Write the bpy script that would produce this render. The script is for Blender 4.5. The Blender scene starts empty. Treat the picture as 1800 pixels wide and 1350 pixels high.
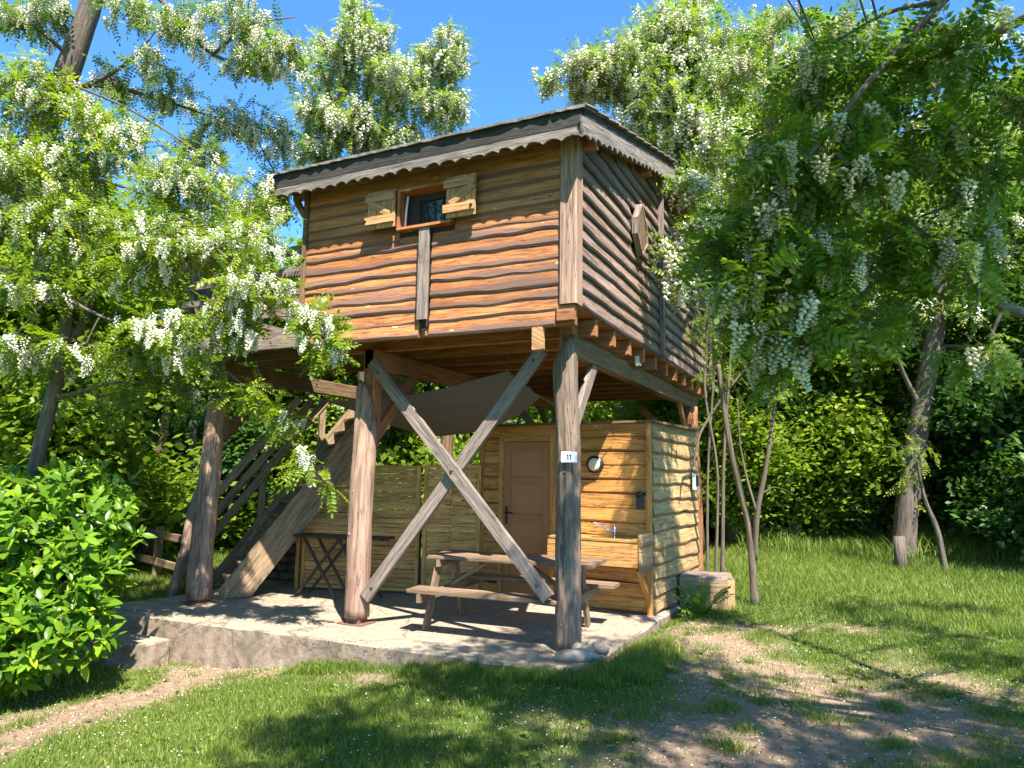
import bpy, math, random
import numpy as np
from mathutils import Vector, Matrix

random.seed(11)
rng = np.random.default_rng(11)
PI = math.pi
sc = bpy.context.scene
col = sc.collection

# ------------------------------------------------------------------ camera
FPX = 1239.83                       # focal length in pixels of an 1800 px wide picture
PITCH, ROLL, YAW = 0.12594, 0.01453, -0.44683
CAM = np.array([2.3771, -6.2079, 1.58])


def cam_axes():
    cp, sp = math.cos(PITCH), math.sin(PITCH)
    cy, sy = math.cos(YAW), math.sin(YAW)
    fwd = np.array([sy * cp, cy * cp, sp])
    right = np.array([cy, -sy, 0.0])
    up = np.cross(right, fwd)
    c, s = math.cos(ROLL), math.sin(ROLL)
    return c * right + s * up, -s * right + c * up, fwd


CR, CU, CF = cam_axes()
cam_data = bpy.data.cameras.new('camera')
cam = bpy.data.objects.new('camera', cam_data)
col.objects.link(cam)
cam_data.sensor_width = 36.0
cam_data.lens = FPX / 1800 * 36
cam_data.clip_start = 0.05
cam_data.clip_end = 2000
mw = Matrix.Identity(4)
for i in range(3):
    mw[i][0], mw[i][1], mw[i][2], mw[i][3] = CR[i], CU[i], -CF[i], CAM[i]
cam.matrix_world = mw
sc.camera = cam

# ------------------------------------------------------------------ sky, sun, exposure
SUN = Vector((0.5, -0.5, 1.0)).normalized()
world = bpy.data.worlds.new('World')
sc.world = world
world.use_nodes = True
wn = world.node_tree.nodes
wl = world.node_tree.links
wn.clear()
sky = wn.new('ShaderNodeTexSky')
sky.sky_type = 'NISHITA'
sky.sun_disc = False
sky.sun_elevation = math.asin(SUN.z)
sky.sun_rotation = math.radians(135)
sky.altitude = 300
sky.air_density = 0.8
sky.dust_density = 0.3
sky.ozone_density = 4.0
bgn = wn.new('ShaderNodeBackground')
bgn.inputs['Strength'].default_value = 0.13
won = wn.new('ShaderNodeOutputWorld')
tint = wn.new('ShaderNodeMix')
tint.data_type = 'RGBA'
tint.blend_type = 'MULTIPLY'
tint.inputs[0].default_value = 1.0
tint.inputs[7].default_value = (.48, .83, 1.03, 1)
wl.new(sky.outputs[0], tint.inputs[6])
wl.new(tint.outputs[2], bgn.inputs[0])
wl.new(bgn.outputs[0], won.inputs[0])

sun_d = bpy.data.lights.new('sun', 'SUN')
sun_d.energy = 4.7
sun_d.angle = math.radians(0.53)
sun_d.color = (1.0, 0.955, 0.89)
sun = bpy.data.objects.new('sun', sun_d)
sun.rotation_euler = SUN.to_track_quat('Z', 'Y').to_euler()
sun.location = (6, -8, 12)
col.objects.link(sun)

sc.view_settings.view_transform = 'Standard'
sc.view_settings.look = 'None'
sc.view_settings.exposure = 1.75
sc.view_settings.gamma = 1.0
sc.view_settings.use_curve_mapping = False
sc.render.engine = 'CYCLES'
sc.cycles.max_bounces = 8
sc.cycles.diffuse_bounces = 4
sc.cycles.transmission_bounces = 5
sc.cycles.use_denoising = True


# ------------------------------------------------------------------ placing helpers
def at(u, v, t):
    """point seen at (u, v) of the 1800 x 1350 photograph, t metres into the scene"""
    return CAM + t * ((u - 900) / FPX * CR + (675 - v) / FPX * CU + CF)


def aty(u, v, y):
    d = (u - 900) / FPX * CR + (675 - v) / FPX * CU + CF
    return CAM + (y - CAM[1]) / d[1] * d


def atz(u, v, z):
    d = (u - 900) / FPX * CR + (675 - v) / FPX * CU + CF
    return CAM + (z - CAM[2]) / d[2] * d


def sm(a):
    a = np.clip(a, 0, 1)
    return a * a * (3 - 2 * a)


def ground_z(x, y):
    x = np.asarray(x, float)
    y = np.asarray(y, float)
    dip = -0.43 * sm((0.75 - x) / 5.2) * sm((-0.1 - y) / 0.5) * sm((x + 13) / 4)
    rise = 0.055 * np.maximum(0, y - 3.4) * sm((x + 3) / 4) * sm((30 - y) / 15)
    bump = 0.012 * np.sin(x * 2.1 + 0.7 * y) + 0.010 * np.sin(y * 2.7 - x * 1.1)
    under = sm((x + 5.9) / .4) * sm((.7 - x) / .3) * sm((y + .6) / .3) * sm((5.9 - y) / .5)
    return dip + rise + bump - 0.02 - 0.09 * under


def gz(x, y):
    return float(ground_z(x, y))


# ------------------------------------------------------------------ object helpers
def tag(o, label, cat, group=None):
    o['label'] = label
    o['category'] = cat
    if group:
        o['group'] = group
    return o


def thing(name, label, cat, loc=(0, 0, 0), rotz=0.0, group=None):
    o = bpy.data.objects.new(name, None)
    o.empty_display_size = 0.2
    col.objects.link(o)
    o.location = loc
    o.rotation_euler = (0, 0, rotz)
    return tag(o, label, cat, group)


def link_mesh(name, me, mat=None, parent=None):
    o = bpy.data.objects.new(name, me)
    col.objects.link(o)
    if mat is not None and len(me.materials) == 0:
        me.materials.append(mat)
    if parent is not None:
        o.parent = parent
    return o


class MB:
    """collects shapes with a grain coordinate (length, girth, random) and a wane value per vertex"""

    def __init__(self):
        self.v, self.f, self.g, self.w = [], [], [], []
        self.s = []

    def add(self, vs, fs, gr=None, wane=None, smooth=False):
        b = len(self.v)
        self.v += [tuple(p) for p in vs]
        self.f += [tuple(i + b for i in f) for f in fs]
        self.g += gr if gr is not None else [(p[0], p[1] + p[2], 0.0) for p in vs]
        self.w += wane if wane is not None else [0.0] * len(vs)
        self.s += [smooth] * len(fs)

    def box(self, lo, hi, axis=0):
        lo, hi = np.minimum(lo, hi), np.maximum(lo, hi)
        c = (lo + hi) / 2
        d = np.zeros(3)
        d[axis] = (hi - lo)[axis] / 2
        o = [a for a in range(3) if a != axis]
        self.beam(c - d, c + d, (hi - lo)[o[0]], (hi - lo)[o[1]], side=np.eye(3)[o[0]])

    def beam(self, p0, p1, w, h, side=None, bev=0.0, end0=0.0, end1=0.0):
        """bar from p0 to p1; w across 'side', h across the third direction; end0/end1 slope the ends"""
        p0, p1 = np.array(p0, float), np.array(p1, float)
        d = p1 - p0
        L = np.linalg.norm(d)
        d = d / L
        if side is None:
            side = np.cross(d, (0, 0, 1.0))
            if np.linalg.norm(side) < 1e-3:
                side = np.array([1.0, 0, 0])
        side = np.array(side, float)
        side = side - d * (side @ d)
        side /= np.linalg.norm(side)
        up = np.cross(side, d)
        if bev <= 0:
            bev = min(w, h) * 0.06
        r = random.random() * 40
        prof = []
        a, b = w / 2, h / 2
        for sx, sy in ((1, 1), (-1, 1), (-1, -1), (1, -1)):
            if sx * sy > 0:
                prof += [(sx * a, sy * (b - bev)), (sx * (a - bev), sy * b)]
            else:
                prof += [(sx * (a - bev), sy * b), (sx * a, sy * (b - bev))]
        vs, gr = [], []
        for e, p in ((0, p0), (1, p1)):
            for k, (x, y) in enumerate(prof):
                sl = (end0 if e == 0 else end1) * y
                vs.append(p + side * x + up * y + d * sl)
                gr.append((e * L + r, x * 1.0 + y * 1.7, r))
        n = 8
        fs = [(k, (k + 1) % n, n + (k + 1) % n, n + k) for k in range(n)]
        fs += [tuple(range(n - 1, -1, -1)), tuple(range(n, 2 * n))]
        self.add(vs, fs, gr)

    def tube(self, pts, rad, n=8, cap=True, noise=0.0):
        pts = [np.array(p, float) for p in pts]
        if np.isscalar(rad):
            rad = [rad] * len(pts)
        r0 = random.random() * 40
        vs, gr, fs = [], [], []
        L = 0
        ref = None
        for i, p in enumerate(pts):
            d = pts[min(i + 1, len(pts) - 1)] - pts[max(i - 1, 0)]
            d /= np.linalg.norm(d) + 1e-9
            if ref is None:
                ref = np.cross(d, (0.3, 1, 0.1))
            ref = ref - d * (ref @ d)
            ref /= np.linalg.norm(ref) + 1e-9
            o = np.cross(d, ref)
            if i:
                L += np.linalg.norm(p - pts[i - 1])
            for k in range(n):
                a = 2 * PI * k / n
                r = rad[i] * (1 + noise * (math.sin(3 * a + r0 + L * 2.2) * .5 + math.sin(5 * a + L * 3.7 + r0 * 2) * .3 + random.uniform(-.35, .35)))
                vs.append(p + r * (math.cos(a) * ref + math.sin(a) * o))
                gr.append((L + r0, abs(k / n - .5) * 2 * PI * rad[i], r0))
        m = len(pts)
        for i in range(m - 1):
            for k in range(n):
                fs.append((i * n + k, i * n + (k + 1) % n, (i + 1) * n + (k + 1) % n, (i + 1) * n + k))
        if cap:
            fs.append(tuple(range(n - 1, -1, -1)))
            fs.append(tuple(range((m - 1) * n, m * n)))
        self.add(vs, fs, gr, smooth=True)

    def plank(self, o, u, up, nrm, L, h, amp=0.012, out0=0.012, out1=0.042, seg=0.13, topclip=None, bow=0.006, amp_top=0.0, mid=(.45, .62), wmid=.25):
        """live-edged lapped board: o = lower left corner on the wall, u along, up, nrm outwards"""
        o, u, up, nrm = [np.array(q, float) for q in (o, u, up, nrm)]
        n = max(4, int(L / seg))
        r = random.random() * 60
        ph = [random.uniform(0, 6.3) for _ in range(4)]
        fq = [random.uniform(.9, 1.6), random.uniform(2.2, 3.6), random.uniform(5, 8), random.uniform(10, 15)]
        vs, gr, wn_, fs = [], [], [], []
        for i in range(n + 1):
            x = L * i / n
            wv = amp * (.9 * math.sin(fq[0] * x + ph[0]) + .7 * math.sin(fq[1] * x + ph[1]) + .4 * math.sin(fq[2] * x + ph[2]) + .35 * math.sin(fq[3] * x + ph[3])) + random.uniform(-.25, .25) * amp * .6
            wt = amp_top * math.sin(fq[1] * x + ph[3])
            bo = bow * math.sin(fq[1] * .8 * x + ph[2])
            hh = h + wt
            if topclip is not None:
                hh = min(hh, topclip(x))
            rows = [(hh, 0.0, 0), (hh, out0, 0.0), (max(h * mid[0], wv + .03), out0 + (out1 - out0) * mid[1] + bo * .5, wmid),
                    (wv + .022, out1 + bo, .8), (wv, out1 - .010 + bo, 1.0), (wv + .004, 0.0, 1.0)]
            for (zz, oo, ww) in rows:
                vs.append(o + u * x + up * zz + nrm * oo)
                gr.append((x + r, zz + r, r))
                wn_.append(ww)
        k = 6
        for i in range(n):
            for j in range(k - 1):
                a = i * k + j
                fs.append((a, a + 1, a + k + 1, a + k))
        fs.append(tuple(range(k)))
        fs.append(tuple(range((n + 1) * k - 1, n * k - 1, -1)))
        self.add(vs, fs, gr, wn_)

    def build(self, name, mat, parent=None):
        me = bpy.data.meshes.new(name)
        me.from_pydata([tuple(map(float, p)) for p in self.v], [], self.f)
        a = me.attributes.new('gr', 'FLOAT_VECTOR', 'POINT')
        a.data.foreach_set('vector', np.array(self.g, np.float32).ravel())
        a = me.attributes.new('wane', 'FLOAT', 'POINT')
        a.data.foreach_set('value', np.array(self.w, np.float32))
        me.polygons.foreach_set('use_smooth', np.array(self.s, bool))
        me.materials.append(mat)
        me.update()
        return link_mesh(name, me, None, parent)


def fast_mesh(name, V, T, mat, lc=None, smooth=False):
    """numpy triangles (or quads) to a mesh; lc = a random tint per vertex"""
    V = np.asarray(V, np.float32)
    T = np.asarray(T, np.int32)
    me = bpy.data.meshes.new(name)
    me.vertices.add(len(V))
    me.vertices.foreach_set('co', V.ravel())
    k = T.shape[1]
    me.loops.add(T.size)
    me.loops.foreach_set('vertex_index', T.ravel())
    me.polygons.add(len(T))
    me.polygons.foreach_set('loop_start', np.arange(0, T.size, k, dtype=np.int32))
    me.polygons.foreach_set('loop_total', np.full(len(T), k, np.int32))
    if lc is not None:
        a = me.attributes.new('lc', 'FLOAT', 'POINT')
        a.data.foreach_set('value', np.asarray(lc, np.float32))
    if smooth:
        me.polygons.foreach_set('use_smooth', np.ones(len(T), bool))
    me.materials.append(mat)
    me.update(calc_edges=True)
    return me


# ------------------------------------------------------------------ materials
def mat_new(name):
    m = bpy.data.materials.new(name)
    m.use_nodes = True
    nt = m.node_tree
    nt.nodes.clear()
    out = nt.nodes.new('ShaderNodeOutputMaterial')
    return m, nt, out


def N(nt, kind, **kw):
    n = nt.nodes.new(kind)
    for k, v in kw.items():
        if k.startswith('i_'):
            n.inputs[k[2:].replace('_', ' ')].default_value = v
        else:
            setattr(n, k, v)
    return n


def ramp(nt, fac, stops):
    n = nt.nodes.new('ShaderNodeValToRGB')
    el = n.color_ramp.elements
    while len(el) > 1:
        el.remove(el[-1])
    el[0].position = stops[0][0]
    c = stops[0][1]
    el[0].color = (*c, 1) if not np.isscalar(c) else (c, c, c, 1)
    for p, c in stops[1:]:
        e = el.new(p)
        e.color = (*c, 1) if not np.isscalar(c) else (c, c, c, 1)
    nt.links.new(fac, n.inputs[0])
    return n.outputs[0]


def mixc(nt, fac, a, b, mode='MIX'):
    n = nt.nodes.new('ShaderNodeMix')
    n.data_type = 'RGBA'
    n.blend_type = mode
    for sock, val in ((n.inputs[0], fac), (n.inputs[6], a), (n.inputs[7], b)):
        if isinstance(val, bpy.types.NodeSocket):
            nt.links.new(val, sock)
        elif np.isscalar(val):
            sock.default_value = val
        else:
            sock.default_value = (*val, 1)
    return n.outputs[2]


def math_n(nt, op, a, b=None):
    n = nt.nodes.new('ShaderNodeMath')
    n.operation = op
    for sock, val in ((n.inputs[0], a), (n.inputs[1], b)):
        if val is None:
            continue
        if isinstance(val, bpy.types.NodeSocket):
            nt.links.new(val, sock)
        else:
            sock.default_value = val
    return n.outputs[0]


def noise_n(nt, vec, scale, detail=4, rough=.6, dist=0.0):
    n = nt.nodes.new('ShaderNodeTexNoise')
    n.inputs['Scale'].default_value = scale
    n.inputs['Detail'].default_value = detail
    n.inputs['Roughness'].default_value = rough
    n.inputs['Distortion'].default_value = dist
    nt.links.new(vec, n.inputs['Vector'])
    return n.outputs['Fac']


def vscale(nt, vec, s):
    n = nt.nodes.new('ShaderNodeMapping')
    n.inputs['Scale'].default_value = s
    nt.links.new(vec, n.inputs['Vector'])
    return n.outputs[0]


def wood(name, light, mid, dark, grey=None, grey_amt=0.0, wane=None, knot=None, rough=.75, moss=None, moss_amt=.0, vary=.35, gs=1.0, blotch=1.0):
    m, nt, out = mat_new(name)
    at_ = N(nt, 'ShaderNodeAttribute', attribute_name='gr')
    vec = at_.outputs['Vector']
    fine = noise_n(nt, vscale(nt, vec, (4.5 * gs, 62 * gs, 3.0)), 1.0, 6, .7, .5)
    rings = noise_n(nt, vscale(nt, vec, (1.5 * gs, 15 * gs, 7.0)), 1.0, 4, .6, 1.6)
    big = noise_n(nt, vscale(nt, vec, (1.1, 5, 5.0)), 1.0, 3, .6)
    c = ramp(nt, rings, [(.3, dark), (.48, mid), (.66, light)])
    c = mixc(nt, ramp(nt, fine, [(.38, .55), (.62, 0.0)]), c, dark)
    crk = noise_n(nt, vscale(nt, vec, (.9 * gs, 19 * gs, 4.0)), 1.0, 4, .6, .9)
    c = mixc(nt, ramp(nt, crk, [(.475, 0.0), (.497, .95), (.52, 0.0)]), c, tuple(x * .45 for x in dark))
    info = N(nt, 'ShaderNodeObjectInfo')
    if grey is not None:
        f = math_n(nt, 'ADD', big, math_n(nt, 'MULTIPLY', math_n(nt, 'SUBTRACT', fine, .5), .9))
        f = math_n(nt, 'ADD', f, grey_amt - .5)
        c = mixc(nt, ramp(nt, f, [(.38, 0.0), (.62, 1.0)]), c, grey)
        streak = noise_n(nt, vscale(nt, vec, (2.4, 30, 9.0)), 1.0, 4, .6)
        c = mixc(nt, ramp(nt, streak, [(.55, 0.0), (.75, .55 * blotch)]), c, tuple(x * .32 for x in grey))
    if knot is not None:
        vo = N(nt, 'ShaderNodeTexVoronoi', i_Scale=1.0)
        nt.links.new(vscale(nt, vec, (2.6, 6.6, 3.7)), vo.inputs['Vector'])
        k = ramp(nt, vo.outputs['Distance'], [(.07, 1.0), (.13, 0.0)])
        c = mixc(nt, k, c, knot)
        k2 = ramp(nt, vo.outputs['Distance'], [(.10, 0.0), (.13, .7), (.18, 0.0)])
        c = mixc(nt, k2, c, dark)
    if wane is not None:
        wa = N(nt, 'ShaderNodeAttribute', attribute_name='wane')
        wf = math_n(nt, 'ADD', wa.outputs['Fac'], math_n(nt, 'MULTIPLY', math_n(nt, 'SUBTRACT', math_n(nt, 'ADD', math_n(nt, 'MULTIPLY', big, .6), math_n(nt, 'MULTIPLY', rings, .4)), .5), 2.0))
        c = mixc(nt, ramp(nt, wf, [(.36, 0.0), (.56, .92)]), c, wane)
    if moss is not None:
        geo = N(nt, 'ShaderNodeNewGeometry')
        mn = noise_n(nt, geo.outputs['Position'], 2.3, 5, .65)
        c = mixc(nt, ramp(nt, math_n(nt, 'ADD', mn, moss_amt - .5), [(.42, 0.0), (.6, .85)]), c, moss)
    val = math_n(nt, 'ADD', math_n(nt, 'MULTIPLY', info.outputs['Random'], vary), 1 - vary * .5)
    hsv = N(nt, 'ShaderNodeHueSaturation')
    nt.links.new(c, hsv.inputs['Color'])
    nt.links.new(val, hsv.inputs['Value'])
    b = N(nt, 'ShaderNodeBsdfPrincipled', i_Roughness=rough)
    b.inputs['Specular IOR Level'].default_value = .3
    nt.links.new(hsv.outputs[0], b.inputs['Base Color'])
    bp = N(nt, 'ShaderNodeBump', i_Strength=.7, i_Distance=.008)
    nt.links.new(math_n(nt, 'ADD', fine, rings), bp.inputs['Height'])
    nt.links.new(bp.outputs[0], b.inputs['Normal'])
    nt.links.new(b.outputs[0], out.inputs[0])
    return m


def plain(name, c, rough=.6, metal=0.0, spec=.5, bump=0.0, var=0.0, vscale_=8.0):
    m, nt, out = mat_new(name)
    b = N(nt, 'ShaderNodeBsdfPrincipled', i_Roughness=rough, i_Metallic=metal)
    b.inputs['Specular IOR Level'].default_value = spec
    tc = N(nt, 'ShaderNodeTexCoord')
    n = noise_n(nt, tc.outputs['Object'], vscale_, 5, .6)
    cc = mixc(nt, ramp(nt, n, [(.3, 0.0), (.7, 1.0)]), tuple(x * (1 - var) for x in c), tuple(min(1, x * (1 + var)) for x in c))
    nt.links.new(cc, b.inputs['Base Color'])
    if bump:
        bp = N(nt, 'ShaderNodeBump', i_Strength=bump, i_Distance=.01)
        n2 = noise_n(nt, tc.outputs['Object'], vscale_ * 5, 6, .7)
        nt.links.new(n2, bp.inputs['Height'])
        nt.links.new(bp.outputs[0], b.inputs['Normal'])
    nt.links.new(b.outputs[0], out.inputs[0])
    return m


def leaf_mat(name, a, b, yellow, trans=.4, rough=.42, spec=.35):
    m, nt, out = mat_new(name)
    at_ = N(nt, 'ShaderNodeAttribute', attribute_name='lc')
    c = ramp(nt, at_.outputs['Fac'], [(0, a), (.7, b), (1.0, yellow)])
    d = N(nt, 'ShaderNodeBsdfPrincipled', i_Roughness=rough)
    d.inputs['Specular IOR Level'].default_value = spec
    nt.links.new(c, d.inputs['Base Color'])
    t = N(nt, 'ShaderNodeBsdfTranslucent')
    tcol = mixc(nt, 1.0, c, (1.25, 1.35, .55), 'MULTIPLY')
    nt.links.new(tcol, t.inputs['Color'])
    mx = N(nt, 'ShaderNodeMixShader')
    mx.inputs[0].default_value = trans
    nt.links.new(d.outputs[0], mx.inputs[1])
    nt.links.new(t.outputs[0], mx.inputs[2])
    nt.links.new(mx.outputs[0], out.inputs[0])
    return m


M = {}
M['front'] = wood('front_board_wood', (.58, .255, .085), (.47, .180, .056), (.21, .072, .028), wane=(.185, .105, .080), knot=(.62, .40, .19), rough=.6, vary=.45, grey=(.30, .18, .12), grey_amt=-.08)
M['eave_board'] = wood('shade_lifted_board_wood', (.58, .262, .090), (.48, .200, .066), (.25, .098, .036), wane=(.14, .072, .045), knot=(.56, .32, .13), rough=.65, vary=.3)  # upper rows of the same front wall, colour raised to lift the eave shade
M['side'] = wood('grey_side_board_wood', (.40, .25, .175), (.28, .18, .125), (.10, .066, .05), grey=(.30, .275, .265), grey_amt=.08, wane=(.085, .070, .062), rough=.7, vary=.3, moss=(.055, .075, .045), moss_amt=.0)
M['post'] = wood('weathered_log', (.50, .315, .205), (.38, .235, .16), (.15, .09, .065), grey=(.37, .315, .30), grey_amt=.06, rough=.7, vary=.2, gs=.8, knot=(.16, .10, .07))
M['grey_post'] = wood('grey_log', (.32, .225, .155), (.235, .16, .11), (.075, .052, .04), grey=(.25, .205, .17), grey_amt=.06, rough=.75, vary=.1, gs=.8, knot=(.07, .055, .045))
M['beam'] = wood('red_brown_beam', (.48, .215, .095), (.38, .155, .062), (.18, .075, .034), rough=.65, vary=.25, knot=(.14, .06, .03))
M['deckbeam'] = wood('dark_deck_beam', (.27, .165, .08), (.20, .12, .06), (.085, .055, .03), rough=.75, vary=.25, moss=(.06, .065, .03), moss_amt=-.06)
M['grey'] = wood('grey_timber', (.38, .29, .225), (.28, .215, .17), (.11, .085, .07), grey=(.29, .245, .235), grey_amt=.10, rough=.75, vary=.2, knot=(.50, .36, .24))
M['stair'] = wood('stair_timber', (.42, .285, .155), (.31, .205, .11), (.13, .085, .05), grey=(.29, .235, .18), grey_amt=-.02, rough=.75, vary=.25)
M['fascia'] = wood('dark_fascia_wood', (.070, .062, .048), (.048, .044, .034), (.02, .018, .015), grey=(.058, .055, .046), grey_amt=.0, rough=.8, vary=.15)
M['scallop'] = wood('pale_scalloped_wood', (.32, .265, .225), (.24, .20, .17), (.11, .09, .075), grey=(.28, .245, .22), grey_amt=.05, rough=.8, vary=.15)
M['roof'] = plain('mossy_roof_edge', (.16, .14, .115), .9, bump=.6, var=.45, vscale_=14)
M['shutter'] = wood('pale_shutter_wood', (.60, .37, .17), (.50, .28, .115), (.28, .14, .055), rough=.6, vary=.25, knot=(.38, .17, .06))
M['yellow'] = wood('yellow_shed_wood', (.66, .345, .090), (.57, .275, .066), (.34, .14, .035), wane=(.29, .115, .035), rough=.6, vary=.22, knot=(.34, .13, .04))
M['yellow_grey'] = wood('pale_shed_side_wood', (.56, .38, .17), (.47, .30, .125), (.28, .165, .07), wane=(.21, .11, .055), rough=.65, vary=.22, knot=(.34, .18, .08), grey=(.40, .34, .24), grey_amt=-.08, blotch=.4)
M['slat'] = wood('fence_slat_wood', (.74, .415, .135), (.64, .33, .10), (.38, .17, .052), rough=.65, vary=.4, knot=(.34, .15, .05), grey=(.42, .33, .15), grey_amt=-.16, blotch=.3)
M['table'] = wood('picnic_table_wood', (.36, .235, .135), (.26, .165, .095), (.11, .072, .045), grey=(.25, .205, .17), grey_amt=.0, rough=.6, vary=.3)
M['door'] = plain('brown_door_paint', (.36, .135, .036), .45, var=.08, vscale_=3)
M['doorpanel'] = plain('brown_door_panel_paint', (.40, .155, .045), .45, var=.08, vscale_=3)
M['metal'] = plain('dark_metal', (.018, .018, .018), .5, metal=.3)
M['blacktop'] = plain('dark_brown_table_paint', (.035, .025, .02), .45, var=.3)
M['chrome'] = plain('chrome', (.7, .7, .7), .12, metal=1.0)
M['white'] = plain('white_plastic', (.80, .80, .78), .35)
M['cream'] = plain('cream_glass', (.66, .55, .34), .25, var=.1)
M['dial'] = plain('frosted_lamp_glass', (.72, .62, .42), .3, var=.06)
M['black'] = plain('black_plastic', (.012, .012, .013), .4)
M['charcoal'] = plain('charcoal_plastic', (.035, .04, .045), .5)
M['lettering'] = plain('dark_lettering', (.02, .02, .02), .6)
M['greenbox'] = plain('pale_green_box', (.42, .50, .42), .5, var=.1)
M['stone'] = plain('pale_stone', (.30, .235, .165), .85, bump=.4, var=.25, vscale_=7)
M['redstone'] = plain('dark_red_stone', (.20, .11, .075), .9, bump=.6, var=.45, vscale_=9)
M['mortar'] = plain('earth_mortar', (.11, .07, .05), .95, bump=.5, var=.3)
M['tarp'] = plain('brown_sailcloth', (.112, .092, .082), .8, var=.06, vscale_=2)
M['interior'] = plain('dark_interior', (.03, .02, .015), .8)
M['rust'] = plain('rusty_steel', (.16, .07, .045), .8, var=.3, vscale_=20)


def bark_mat(name, light, dark, scale=1.0):
    m, nt, out = mat_new(name)
    at_ = N(nt, 'ShaderNodeAttribute', attribute_name='gr')
    v = at_.outputs['Vector']
    n1 = noise_n(nt, vscale(nt, v, (5 * scale, 40 * scale, 3)), 1.0, 5, .7, .6)
    n2 = noise_n(nt, vscale(nt, v, (2, 6, 2)), 1.0, 3, .6)
    c = ramp(nt, n1, [(.35, dark), (.62, light)])
    c = mixc(nt, ramp(nt, n2, [(.5, 0.0), (.75, .6)]), c, (.13, .135, .085))
    b = N(nt, 'ShaderNodeBsdfPrincipled', i_Roughness=.9)
    nt.links.new(c, b.inputs['Base Color'])
    bp = N(nt, 'ShaderNodeBump', i_Strength=.8, i_Distance=.02)
    nt.links.new(n1, bp.inputs['Height'])
    nt.links.new(bp.outputs[0], b.inputs['Normal'])
    nt.links.new(b.outputs[0], out.inputs[0])
    return m


M['bark'] = bark_mat('furrowed_bark', (.18, .135, .10), (.055, .04, .032))
M['smoothbark'] = bark_mat('sapling_bark', (.17, .125, .08), (.07, .052, .036), .6)
M['redbark'] = bark_mat('red_vine_bark', (.26, .12, .075), (.08, .04, .028))
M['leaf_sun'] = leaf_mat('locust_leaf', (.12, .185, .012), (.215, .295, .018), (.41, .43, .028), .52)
M['leaf_back'] = leaf_mat('lightened_locust_leaf', (.135, .205, .024), (.225, .31, .036), (.40, .42, .05), .5)  # locust leaf lightened in colour, also stands in for sun on shaded shrubs
M['leaf_shade'] = leaf_mat('shaded_locust_leaf', (.085, .15, .014), (.155, .245, .020), (.29, .35, .028), .54)  # darker copy of the locust leaf, shade of these crowns put into the colour
M['leaf_wood'] = leaf_mat('woodland_leaf', (.125, .19, .022), (.215, .29, .030), (.37, .40, .05), .5)
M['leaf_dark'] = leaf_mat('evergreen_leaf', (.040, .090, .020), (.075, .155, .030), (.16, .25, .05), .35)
M['leaf_bush'] = leaf_mat('laurel_leaf', (.050, .120, .010), (.155, .285, .014), (.34, .43, .022), .40, .34, .45)
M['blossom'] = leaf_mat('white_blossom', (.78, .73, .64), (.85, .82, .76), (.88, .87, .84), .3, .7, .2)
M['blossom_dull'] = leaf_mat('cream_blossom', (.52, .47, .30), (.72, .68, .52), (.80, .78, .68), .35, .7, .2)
M['grass'] = leaf_mat('grass_blade', (.10, .155, .022), (.185, .245, .036), (.36, .36, .09), .42, .5, .3)
M['fern'] = leaf_mat('fern_leaf', (.06, .13, .015), (.12, .21, .022), (.22, .29, .03), .4)
M['litter'] = leaf_mat('dry_litter', (.22, .16, .08), (.42, .33, .17), (.60, .52, .34), .15, .85, .1)
M['dead_leaf'] = leaf_mat('dead_leaf', (.10, .06, .03), (.22, .135, .065), (.34, .24, .12), .15, .8, .2)
M['petal'] = leaf_mat('fallen_petal', (.55, .50, .36), (.74, .70, .58), (.82, .80, .74), .2, .8, .1)


def ground_mat():
    m, nt, out = mat_new('grass_and_earth')
    geo = N(nt, 'ShaderNodeNewGeometry')
    p = geo.outputs['Position']
    at_ = N(nt, 'ShaderNodeAttribute', attribute_name='bare')
    n1 = noise_n(nt, p, 1.4, 6, .65)
    n2 = noise_n(nt, p, 18, 6, .7)
    n3 = noise_n(nt, p, 90, 4, .7)
    soil = ramp(nt, n2, [(.3, (.195, .128, .078)), (.55, (.31, .215, .138)), (.75, (.41, .305, .205))])
    soil = mixc(nt, ramp(nt, n3, [(.58, 0.0), (.72, .6)]), soil, (.46, .39, .29))
    thatch = ramp(nt, n2, [(.3, (.055, .085, .018)), (.6, (.115, .155, .034)), (.8, (.22, .21, .08))])
    f = math_n(nt, 'ADD', at_.outputs['Fac'], math_n(nt, 'MULTIPLY', math_n(nt, 'SUBTRACT', n1, .5), .8))
    c = mixc(nt, ramp(nt, f, [(.26, 0.0), (.78, 1.0)]), thatch, soil)
    b = N(nt, 'ShaderNodeBsdfPrincipled', i_Roughness=.95)
    b.inputs['Specular IOR Level'].default_value = .15
    nt.links.new(c, b.inputs['Base Color'])
    bp = N(nt, 'ShaderNodeBump', i_Strength=.9, i_Distance=.03)
    nt.links.new(math_n(nt, 'ADD', n2, math_n(nt, 'MULTIPLY', n3, .5)), bp.inputs['Height'])
    nt.links.new(bp.outputs[0], b.inputs['Normal'])
    nt.links.new(b.outputs[0], out.inputs[0])
    return m


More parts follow.
